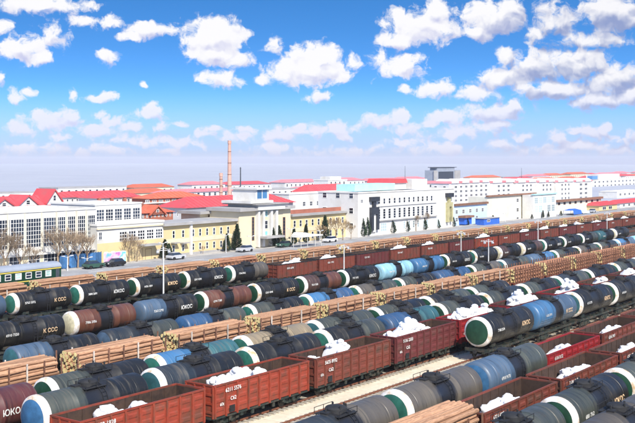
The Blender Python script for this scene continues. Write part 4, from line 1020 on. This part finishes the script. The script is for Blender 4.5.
# --- long white apartment row with red attic roofs
secs = [(449, 490, 7, 5), (490, 516, 3, 4), (516, 537, 3, 4), (537, 556, 3, 5), (556, 574, 3, 5), (574, 592, 2, 5)]
nmz = ['first', 'second', 'third', 'fourth', 'fifth', 'sixth']
for k, (x0, x1, nw, nf) in enumerate(secs):
    b = Bld('apartment_block', '%s white apartment block with red attic roof, counting from left along the far row' % nmz[k], x0, x1, 192 + (k % 2) * 1.2, 8, 182.8 - k * .25, 'white_wall', group='white apartment blocks in the far row')
    part('roof', MB().prism([(-.3, b.h + .003), (b.len + .3, b.h + .003), (b.len * .96, b.h + .85), (b.len * .04, b.h + .85)], -.3, 12).mesh('roof', M['pink_roof']), b.o)
    for g in range(2 if x1 - x0 < 30 else 4):
        n_ = 2 if x1 - x0 < 30 else 4; c = b.len * (g + .5) / n_; w = b.len / n_ * .33
        part('attic_gable', MB().prism([(c - w, b.h + .01), (c + w, b.h + .01), (c + w, b.h + .8), (c, b.h + 1.7), (c - w, b.h + .8)], -.45, 7).mesh('attic_gable', M['white_wall']), b.o)
    lo = b.u(x0 + (x1 - x0) * .1); 
    for j in range(nf):
        y = 185.2 + j * 4.4 - k * .4
        b.grid(x0 + (x1 - x0) * (.1 if nw > 3 else .24), x1 - (x1 - x0) * (.04 if nw > 3 else .2), nw, y, y + 2.3, .5)
    b.endwin([3, 6.2, 9.4], 2, 1.3, 1.5)
b = Bld('glass_tower', 'grey tower block with flat top and dark glazed centre on the skyline', 434, 460.5, 330, 7, 170.2, 'tower_wall', xt=446)
b.box('glass_centre', 438.5, 453, 171.5, 180, 'glass', .4); b.box('side_fins', 433.5, 437, 170.6, 181, 'grey_roof', .5); b.box('side_fins', 454.5, 459.5, 170.6, 181, 'grey_roof', .5)
b.blk('upper_storey', b.len * .14, b.len * .80, .6, 6, b.h + .004, b.h + 1.7, 'tower_wall'); b.blk('roof_slab', b.len * .08, b.len * .86, .2, 6.4, b.h + 1.704, b.h + 2.1, 'steel_dark')
b = Bld('far_white_block', 'distant white stepped block with small windows on the right skyline', 592, 650, 285, 16, 179.5, xt=613)
b.box('upper_storey', 601, 622, 174.2, 179.4, 'white_wall', -2, 12); b.box('roof_hut', 595, 600, 176, 179.4, 'glass_blue', -2, 6)
for y in (180, 183.8, 187.4): b.grid(593, 649, 15, y, y + 1.8, .4)

# --- rows of further houses filling the town behind
town = random.Random(5); kinds = ['white house with red roof', 'cream house with orange roof', 'white house with pink roof', 'white flat-roofed block']
far = [(235, [-60, 150]), (300, [-40, 640]), (372, [-30, 645])]
for ri, (pf, (xa, xb)) in enumerate(far):
    u = U(xa, pf); ue = U(xb, pf); k = 0
    while u < ue:
        Lb = town.uniform(22, 46); h = town.uniform(5.0, 6.6) + ri * .3; kd = town.randrange(4); dp = town.uniform(10, 14)
        o = thing('town_house', 'distant %s, %s in %s row of town behind' % (kinds[kd], ordw(k) + (' from left' if k else ''), ['nearest', 'middle', 'farthest'][ri]), 'house', (u, pf + town.uniform(-6, 6), 0), 0, 'distant houses of the town')
        part('wall', MB().box(0, Lb, 0, dp, -.05, h).mesh('wall', M['pale_cream' if kd == 1 else 'white_wall']), o)
        if kd < 3:
            part('roof', MB().add([(-.5, -.5, h + .003), (Lb + .5, -.5, h + .003), (Lb + .5, dp + .5, h + .003), (-.5, dp + .5, h + .003), (4, dp / 2, h + 1.7), (Lb - 4, dp / 2, h + 1.7)], [(0, 1, 5, 4), (1, 2, 5), (2, 3, 4, 5), (3, 0, 4), (0, 3, 2, 1)]).mesh('roof', M[['red_roof', 'orange_roof', 'pink_roof'][kd]]), o)
        else: part('roof', MB().box(-.2, Lb + .2, -.2, dp + .2, h + .003, h + .4).mesh('roof', M['grey_roof']), o)
        fm, gm = cached(('win', 1.5, 1.6, 1, 2, .07, .10), lambda: window_meshes(1.5, 1.6, 1, 2)); nw = int(Lb / 4.2)
        if ri < 3:
            for z in (h - 1.7, h - 4.7):
                for i in range(nw):
                    f = part('window', fm, o, ((i + .5) * Lb / nw, -.001, z)); part('pane', gm, f)
        u += Lb + town.uniform(2, 16); k += 1

# --- chimneys and mast
def chimney(x, ytop, pf, r0, r1, label):
    u = U(x, pf); h = Hh(x, ytop, pf); t = thing('chimney_stack', label, 'chimney', (u, pf, 0))
    part('shaft', MB().bar((0, 0, -.1), (0, 0, h - 1.2), r0, r1, 14).mesh('shaft', M['chimney'], True), t)
    part('rim', MB().bar((0, 0, h - 1.2), (0, 0, h), r1 + .14, r1 + .1, 14).mesh('rim', M['chimney'], True), t)
    b = MB()
    for k in range(5): z = h * (.25 + .15 * k); r = r0 + (r1 - r0) * z / h + .03; b.bar((0, 0, z), (0, 0, z + .25), r, r, 14, caps=True)
    part('bands', b.mesh('bands', M['brown_trim']), t)
chimney(229.5, 140.5, 240, .95, .55, 'tall pinkish brick chimney stack rising over the red roof')
chimney(221, 173, 240, .8, .55, 'short brick chimney stack left of the tall one')
t = thing('mast', 'thin dark steel mast right of the tall chimney', 'mast', (U(240.5, 240), 240, 0)); h = Hh(240.5, 168.5, 240)
part('shaft', MB().bar((0, 0, -.1), (0, 0, h), .28, .20, 8).mesh('shaft', M['steel_dark']), t); part('top_cap', MB().bar((0, 0, h), (0, 0, h + .5), .3, .1, 8).mesh('top_cap', M['steel_dark']), t)
for x, y, pf, lab in ((405, 166, 330, 'thin aerial mast left of the grey tower block'), (521.5, 168, 300, 'thin aerial mast above the far apartment row')):
    t = thing('mast', lab, 'mast', (U(x, pf), pf, 0)); h = Hh(x, y, pf); part('shaft', MB().bar((0, 0, -.1), (0, 0, h), .22, .10, 6).mesh('shaft', M['steel_dark']), t)

# --- lamp poles in the yard
def lamp_pole(x, ytop, p, label, arms=True):
    h = Hh(x, ytop, p); t = thing('lamp_pole', label, 'lamp pole', (U(x, p), p, 0), -.6, 'lamp poles standing in the rail yard')
    part('pole', MB().bar((0, 0, -.1), (0, 0, h), .13, .08, 10).mesh('pole', M['pole'], True), t)
    part('footing', MB().box(-.35, .35, -.35, .35, -.05, .35).mesh('footing', M['pole']), t)
    if arms:
        part('cross_arm', MB().bar((-.8, 0, h - .45), (.8, 0, h - .45), .045, n=6).bar((0, 0, h - .1), (.9, 0, h - .42), .03, n=5).bar((0, 0, h - .1), (-.9, 0, h - .42), .03, n=5).mesh('cross_arm', M['lamp']), t)
        lm = MB().prism([(-.2, -.1), (.2, -.1), (.14, .08), (-.14, .08)], -.16, .16).box(-.04, .04, -.04, .04, .10, .45).mesh('lamp_head', M['lamp'])
        for s in (-1, 1): part('lamp_head', lm, t, (s * .75, -.1, h - .62), (.5, 0, 0))
for a in ((163.5, 247, 94.4, 'tall white lamp pole among the tank wagons at left'), (344, 244.5, 94.4, 'white lamp pole before the back gondola row, centre'), (461, 231, 94.4, 'plain white pole before the brighter red gondola'),
          (488.5, 239, 77, 'white lamp pole standing in front of the lettered tank row'), (538, 219.5, 94.4, 'white lamp pole second from right edge'), (607, 211.5, 94.4, 'white lamp pole nearest the right edge')): lamp_pole(*a)

# --- passenger coach at left
p = TRACKS['R13']; ue = U(55, p); Lc = 23.6
t = thing('passenger_coach', 'dark green passenger coach with yellow stripes at the left edge', 'railway coach', (ue - Lc / 2, p, .16)); a = Lc / 2
part('body', MB().box(-a, a, -1.5, 1.5, 1.05, 3.55).mesh('body', M['coach_green']), t)
rp = [(-1.56, 3.52), (-1.5, 3.75), (-1.1, 4.1), (-.5, 4.28), (.5, 4.28), (1.1, 4.1), (1.5, 3.75), (1.56, 3.52)]
b = MB(); n = len(rp); b.add([(-a - .05, y, z) for y, z in rp] + [(a + .05, y, z) for y, z in rp], [tuple(range(n)), tuple(range(2 * n - 1, n - 1, -1))] + [(i, n + i, n + (i + 1) % n, (i + 1) % n) for i in range(n)])
part('roof', b.mesh('roof', M['tower_wall']), t)
bv = MB().bar((0, 0, 0), (0, 0, .22), .28, .2, 8).mesh('roof_vent', M['grey_roof'])
for k in range(7): part('roof_vent', bv, t, (-a + 2 + k * 3.3, 0, 4.27))
for z in (1.75, 3.28): part('stripe', MB().box(-a, a, -1.512, -1.502, z, z + .16).mesh('stripe', M['coach_yellow']), t)
wm, gm = window_meshes(1.1, .95, 1, 2); pale = mat('coach_curtain', (.42, .60, .55), .5, .2, 2)
for k in range(11):
    f = part('window', wm, t, (-a + 2.6 + k * 1.85, -1.503, 2.68), mat=M['coach_yellow'] if k == 99 else None); part('pane', gm, f, mat=pale if k % 3 == 1 else None)
part('end_door', MB().box(-.03, .03, -.45, .45, 1.1, 3.1).mesh('end_door', M['steel_dark']), t, (-a - .032, 0, 0))
for s in (-1, 1): part('door', MB().box(-.35, .35, -.02, .01, 1.1, 3.2).mesh('door', M['steel_dark']), t, (s * (a - .7), -1.512, 0))
part('underframe', MB().box(-a + .1, a - .1, -1.2, 1.2, .75, 1.04).box(-3, -1, -1.1, -.5, .4, .75).box(1, 3.5, -1.1, -.4, .35, .75).mesh('underframe', M['under']), t)
bogies(t, (-8.2, 8.2), True)

# --- street in front of the buildings: blue fence, billboard, cars, lamps
fu0, fu1 = U(60.5, 148.6), U(102.5, 148.6); n = 14; t = thing('blue_fence', 'blue sheet-metal fence below the tall gridded windows', 'fence', (fu0, 148.9, .13)); w = (fu1 - fu0) / n
pm = MB().box(.02, w - .02, -.03, .03, .05, 2.5).box(.06, .14, -.06, -.03, .1, 2.45).box(w / 2 - .04, w / 2 + .04, -.06, -.03, .1, 2.45).mesh('panel', mat('blue_fence_sheet', (.05, .15, .33), .6, .25, .8, obj_var=.35))
for k in range(n): part('panel', pm, t, (k * w, 0, 0))
pt = MB().box(-.05, .05, .032, .12, 0, 2.6).mesh('post', M['steel_dark'])
for k in range(n + 1): part('post', pt, t, (k * w, 0, 0))
m, nt, bs = _nm('billboard_print'); N = nt.nodes; Lk = nt.links; tc = N.new('ShaderNodeTexCoord'); ns = N.new('ShaderNodeTexNoise'); ns.inputs['Scale'].default_value = .35; ns.inputs['Detail'].default_value = 3; Lk.new(tc.outputs['Object'], ns.inputs['Vector'])
rp = N.new('ShaderNodeValToRGB'); e = rp.color_ramp.elements; e[0].position = .32; e[0].color = (.10, .12, .5, 1); e[1].position = .7; e[1].color = (.75, .75, .8, 1)
for ps, cc in ((.42, (.55, .18, .45, 1)), (.5, (.72, .55, .7, 1)), (.58, (.12, .5, .66, 1))): q = e.new(ps); q.color = cc
Lk.new(ns.outputs[0], rp.inputs[0]); Lk.new(rp.outputs[0], bs.inputs['Base Color'])
p = 147.9; u0, u1 = U(104, p), U(125.5, p); z0, z1 = Hh(115, 265, p), Hh(115, 253, p)
t = thing('billboard', 'pink and turquoise billboard in front of the cream entrance block', 'billboard', (u0, p, .13))
part('print', MB().box(0, u1 - u0, -.07, -.062, z0, z1).mesh('print', m), t); part('board', MB().box(-.1, u1 - u0 + .1, -.06, .06, z0 - .1, z1 + .1).mesh('board', M['frame_white']), t)
for x in (1.0, u1 - u0 - 1.0): part('post', MB().box(x - .1, x + .1, .062, .25, -.12, z1 - .2).mesh('post', M['steel_dark']), t)

CARC = {'white': (.72, .72, .72), 'dark green': (.03, .08, .06), 'black': (.02, .02, .025), 'silver': (.45, .46, .48), 'red': (.35, .03, .03)}
for k, c in CARC.items(): M['car_' + k] = mat('car_paint_' + k.replace(' ', '_'), c, .3, .08, 2, spec=.6)
def car_meshes():
    d = {}
    out = [(-2.1, .45), (-2.12, .75), (-2.0, .92), (-1.15, 1.0), (1.6, .98), (2.05, .88), (2.15, .6), (2.1, .35), (1.75, .32), (1.6, .6), (1.2, .66), (.85, .55), (.75, .28), (-.8, .28), (-.95, .55), (-1.3, .66), (-1.65, .58), (-1.8, .32)]
    d['body'] = MB().prism(out, -.84, .84).mesh('body', M['car_white'])
    cab = MB(); lo = [(-1.75, .97), (1.0, .97)]; hi = [(-1.35, 1.46), (.35, 1.46)]
    vs = []
    for (x, z), w in zip(lo + hi, (.80, .80, .62, .62)): vs += [(x, -w, z), (x, w, z)]
    cab.add(vs, [(0, 2, 6, 4), (1, 5, 7, 3), (2, 3, 7, 6), (0, 4, 5, 1), (4, 6, 7, 5), (0, 1, 3, 2)])
    d['glass'] = cab.mesh('windows', M['glass']); d['roof'] = MB().box(-1.32, .33, -.63, .63, 1.45, 1.50).mesh('roof', M['car_white'])
    d['wheel'] = MB().lathe_x([(-.1, 0), (-.1, .3), (.1, .3), (.1, .18), (.08, 0)], 0, 12).mesh('wheel', M['iron'], True)
    d['light'] = MB().box(-.03, .03, -.18, .18, -.08, .08).mesh('headlight', M['frame_white'])
    return d
cd = car_meshes()
for x, p, c, lab in ((93.5, 146.0, 'dark green', 'dark green car parked before the blue fence'), (115, 145.6, 'black', 'black car parked below the billboard'), (176, 145.6, 'silver', 'silver car below the low cream wing'),
                   (245, 145.4, 'silver', 'silver car left of the central block entrance'), (284, 145.8, 'dark green', 'dark green car right of the central block entrance'), (330, 145.4, 'white', 'white car below the bare trees of the cream wing'), (592, 145.5, 'silver', 'silver car below the arched house')):
    t = thing('parked_car', lab, 'car', (U(x, p), p, 0), rnd.choice((0, math.pi)), 'cars parked along the street')
    part('body', cd['body'], t, mat=M['car_' + c]); part('windows', cd['glass'], t); part('roof', cd['roof'], t, mat=M['car_' + c])
    for dx in (-1.3, 1.2):
        for s in (-1, 1): part('wheel', cd['wheel'], t, (dx, s * .76, .30), (0, 0, math.pi / 2))
    for s in (-1, 1): part('headlight', cd['light'], t, (2.12, s * .55, .7))
# white curved-roof shelter
p = 142.5; u0, u1 = U(296, p), U(319, p); t = thing('shelter', 'white rounded shelter roof on the street before the cream wing', 'shelter', (u0, p, 0)); Ls = u1 - u0
part('roof', MB().prism([(0, 2.4), (Ls, 2.4), (Ls * .97, 2.7), (Ls * .6, 2.85), (Ls * .22, 3.5), (Ls * .1, 3.5), (.1, 3.0)], -1.3, 1.3).mesh('roof', M['white_wall']), t)
for x in (.5, Ls / 3, Ls * 2 / 3, Ls - .5):
    for y in (-1.1, 1.1): part('post', MB().bar((x, y, -.05), (x, y, 2.41), .06, n=6).mesh('post', M['pole']), t)
# blue tarpaulins
for x0, x1, yt, lab in ((568, 576, 208.5, 'bright blue tarpaulin stall below the arched house'), (577.5, 584, 210.2, 'paler blue tarpaulin stall right of the bright one')):
    p = 146; u0, u1 = U(x0, p), U(x1, p); Ls = u1 - u0; h = Hh((x0 + x1) / 2, yt, p); t = thing('tarpaulin_stall', lab, 'stall', (u0, p, 0), 0, 'stalls under blue tarpaulin')
    part('cover', MB().add([(0, -2, h * .75), (Ls, -2, h * .72), (Ls, 2, h * .75), (0, 2, h * .7), (Ls * .1, 0, h), (Ls * .9, 0, h * .96), (-.2, -2.3, .3), (Ls + .2, -2.3, .3)], [(0, 1, 5, 4), (2, 3, 4, 5), (1, 2, 5), (3, 0, 4), (0, 6, 7, 1)]).mesh('cover', M['booth_blue'] if x0 < 570 else M['blue_wall']), t)
    for x in (.2, Ls - .2): part('post', MB().bar((x, 1.9, -.05), (x, 1.9, h * .72), .06, n=5).mesh('post', M['steel_dark']), t)
# street lamps
for x, yt, p, lab in ((67.5, 256.5, 146.6, 'white street lamp before the blue fence, left one'), (87, 258, 146.6, 'white street lamp before the blue fence, right one'), (163, 243, 146.7, 'white street lamp at the corner of the entrance block'), (226, 235, 146.7, 'white street lamp before the low cream wing'), (251, 236.5, 146.7, 'white street lamp left of the central block'), (291, 229, 146.7, 'white street lamp right of the central block'),
                      (320, 231, 146.7, 'white street lamp under the bare trees of the cream wing'), (505, 214, 146.7, 'white street lamp before the pale cream block')):
    h = Hh(x, yt, p); t = thing('street_lamp', lab, 'street lamp', (U(x, p), p, 0), 0, 'street lamps along the road')
    part('post', MB().bar((0, 0, -.05), (0, 0, h), .11, .07, 8).mesh('post', M['lamp'], True), t)
    for s in (-1, 1):
        part('arm', MB().bar((0, 0, h - .2), (s * .8, 0, h + .1), .04, n=5).mesh('arm', M['lamp']), t)
        part('lamp_head', MB().prism([(s * .7, h), (s * 1.3, h + .08), (s * 1.3, h + .2), (s * .7, h + .18)], -.16, .16).mesh('lamp_head', M['lamp']), t)

# --- trees
M['twig'] = mat('bare_branch_bark', (.27, .20, .135), .9, .2, 3, obj_var=.2)
M['twig_warm'] = mat('dry_branch_bark', (.36, .26, .15), .9, .2, 3, obj_var=.2)
M['conifer'] = mat('conifer_needles', (.028, .052, .024), .85, .35, 2, obj_var=.25)
def bare_tree(seed, h):
    rr = random.Random(seed); tr = MB(); cr = MB()
    th = h * .32; tr.bar((0, 0, -.1), (rr.uniform(-.2, .2), rr.uniform(-.2, .2), th), .26, .19, 7)
    def grow(p0, d, L, r, lev):
        q = p0 + d * L; cr.bar(p0, q, r, r * .62, 4 if lev > 0 else 5, caps=False)
        if lev >= 4: return
        for k in range(rr.choice((3, 3, 4)) if lev < 3 else 4):
            ax = Vector((rr.uniform(-1, 1), rr.uniform(-1, 1), rr.uniform(-.2, .5))).normalized()
            nd = (d + ax * rr.uniform(.45, .85)); nd.z += .18; nd.normalize()
            st = q if k == 0 else p0 + d * L * rr.uniform(.55, 1.0)
            grow(st, nd, L * rr.uniform(.62, .82), max(r * .62, .022), lev + 1)
    top = Vector((0, 0, th - .1))
    for k in range(4):
        t = k * 1.57 + rr.uniform(-.4, .4); grow(top, Vector((math.cos(t) * .55, math.sin(t) * .55, 1)).normalized(), h * .25, .13, 0)
    return tr.mesh('trunk', M['twig'], True), cr.mesh('branches', M['twig'], fix=False)
BT = [bare_tree(s, 10.0) for s in (3, 8, 21)]
def conifer(seed, h, r):
    rr = random.Random(seed); tr = MB().bar((0, 0, -.1), (0, 0, h * .9), .12, .03, 6); cr = MB(); n = 900
    for k in range(n):
        f = (k + rr.random()) / n; z = h * (.06 + .94 * f); R = r * (1 - f) ** .75 * (1.0 if f > .12 else .5 + f * 4) * rr.uniform(.55, 1.12); t = rr.uniform(0, 6.283)
        c = Vector((math.cos(t) * R * .8, math.sin(t) * R * .8, z)); o = Vector((math.cos(t), math.sin(t), rr.uniform(.1, .9))).normalized(); s = o.orthogonal().normalized().lerp(Vector((rr.uniform(-1, 1), rr.uniform(-1, 1), rr.uniform(-1, 1))), .4).normalized()
        L = rr.uniform(.3, .6); cr.add([c - o * L * .4 + s * .16, c - o * L * .4 - s * .16, c + o * L * .7, c + o.cross(s) * .14], [(0, 1, 2), (0, 3, 2)])
    return tr.mesh('trunk', M['twig'], True), cr.mesh('foliage', M['conifer'], fix=False)
CT_ = [conifer(1, 6.0, 1.5), conifer(2, 6.0, 1.9), conifer(3, 6.0, 2.6)]
def put_tree(kind, x, p, ytop, label, k):
    h = Hh(x, ytop, p)
    if kind == 'bare':
        t = thing('bare_tree', label, 'tree', (U(x, p), p, .1), rnd.uniform(0, 6), 'bare trees along the street'); tm, cm = BT[k % 3]; s = h / 10.0
        part('trunk', tm, t); part('branches', cm, t, mat=M['twig_warm'] if 300 < x < 365 else None)
    else:
        t = thing('conifer_tree', label, 'tree', (U(x, p), p, .1), rnd.uniform(0, 6), 'dark conifers along the street'); tm, cm = CT_[k % 3]; s = h / 6.0
        part('trunk', tm, t); part('foliage', cm, t)
    t.scale = (s, s, s)
bare = [(-8, 236, 'at the left edge of the hall'), (5, 228, 'leftmost in front of the big gridded window'), (20, 240, 'between the coach and the hall, second from left'), (33, 246, 'small, behind the green coach'), (58, 226, 'large, before the hall where the blue fence begins'), (68, 228, 'before the hall behind the left fence lamp'),
        (78, 232, 'before the right half of the blue fence'), (87, 230, 'before the last narrow hall window'), (129, 233, 'large, before the entrance block windows'), (137, 238, 'right of the big one before the entrance block'), (322, 224, 'first from left before the cream wing end'), (329, 218, 'second from left before the cream wing end'), (336, 216, 'tallest before the cream wing end'),
        (343, 219, 'fourth before the cream wing end'), (351, 224, 'last before the white office corner'), (416, 214, 'left of the two before the white office'), (424, 212, 'right of the two before the white office'), (203, 246, 'small, before the low cream wing')]
for k, (x, y, l) in enumerate(bare): put_tree('bare', x, 147.8 + (k % 3) * .5 if x < 340 or x > 360 else 146.6, y, 'bare brown tree ' + l, k)
con = [(165, 240, 2, 'broad, at the corner left of the low cream wing'), (169, 244, 2, 'shorter broad one at the low cream wing corner'), (227, 234, 1, 'left of two before the low cream wing'), (237, 224.5, 0, 'tall slender one before the low cream wing'), (273, 228, 0, 'left of the central block door'), (279, 226, 1, 'right of the central block door'), (285, 238, 1, 'short one below the right brown window strip'),
       (294, 228, 0, 'slender one at the start of the cream wing'), (306, 225, 0, 'slender one behind the white shelter'), (325, 216, 0, 'tall slender one among the bare trees'), (362.5, 218, 1, 'left of the pair beside the office entrance'), (366.8, 217, 1, 'right of the pair beside the office entrance'), (392, 219.5, 2, 'below the left office windows'), (406.5, 220, 2, 'below the middle office windows'),
       (424, 217.5, 2, 'below the right office windows'), (437.5, 218.5, 2, 'at the right end of the office'), (453, 216.5, 2, 'before the pale blue house'), (467, 217.5, 2, 'below the blue house porch'), (493, 215.5, 2, 'broad one before the blue booth'), (532, 214.5, 2, 'right of the pale cream block'), (543, 210.5, 0, 'left of the pair before the glass front'), (548.5, 211.5, 0, 'right of the pair before the glass front'), (561, 211, 2, 'low one at the start of the arched house')]
for x, y, k, l in con: put_tree('conifer', x, 148.2 if x < 530 else 145.8, y, 'dark green conifer, ' + l, k)

# --- haze over town and yard
m = bpy.data.materials.new('haze_air'); m.use_nodes = True; nt = m.node_tree; nt.nodes.clear(); o = nt.nodes.new('ShaderNodeOutputMaterial'); v = nt.nodes.new('ShaderNodeVolumePrincipled')
v.inputs['Color'].default_value = (.93, .95, 1.0, 1); v.inputs['Density'].default_value = .00009; v.inputs['Anisotropy'].default_value = 0.0; nt.links.new(v.outputs[0], o.inputs['Volume'])
tag(part('haze', MB().box(-1050, 4350, -1050, 4350, -1.1, 36).mesh('haze', m)), kind='stuff')
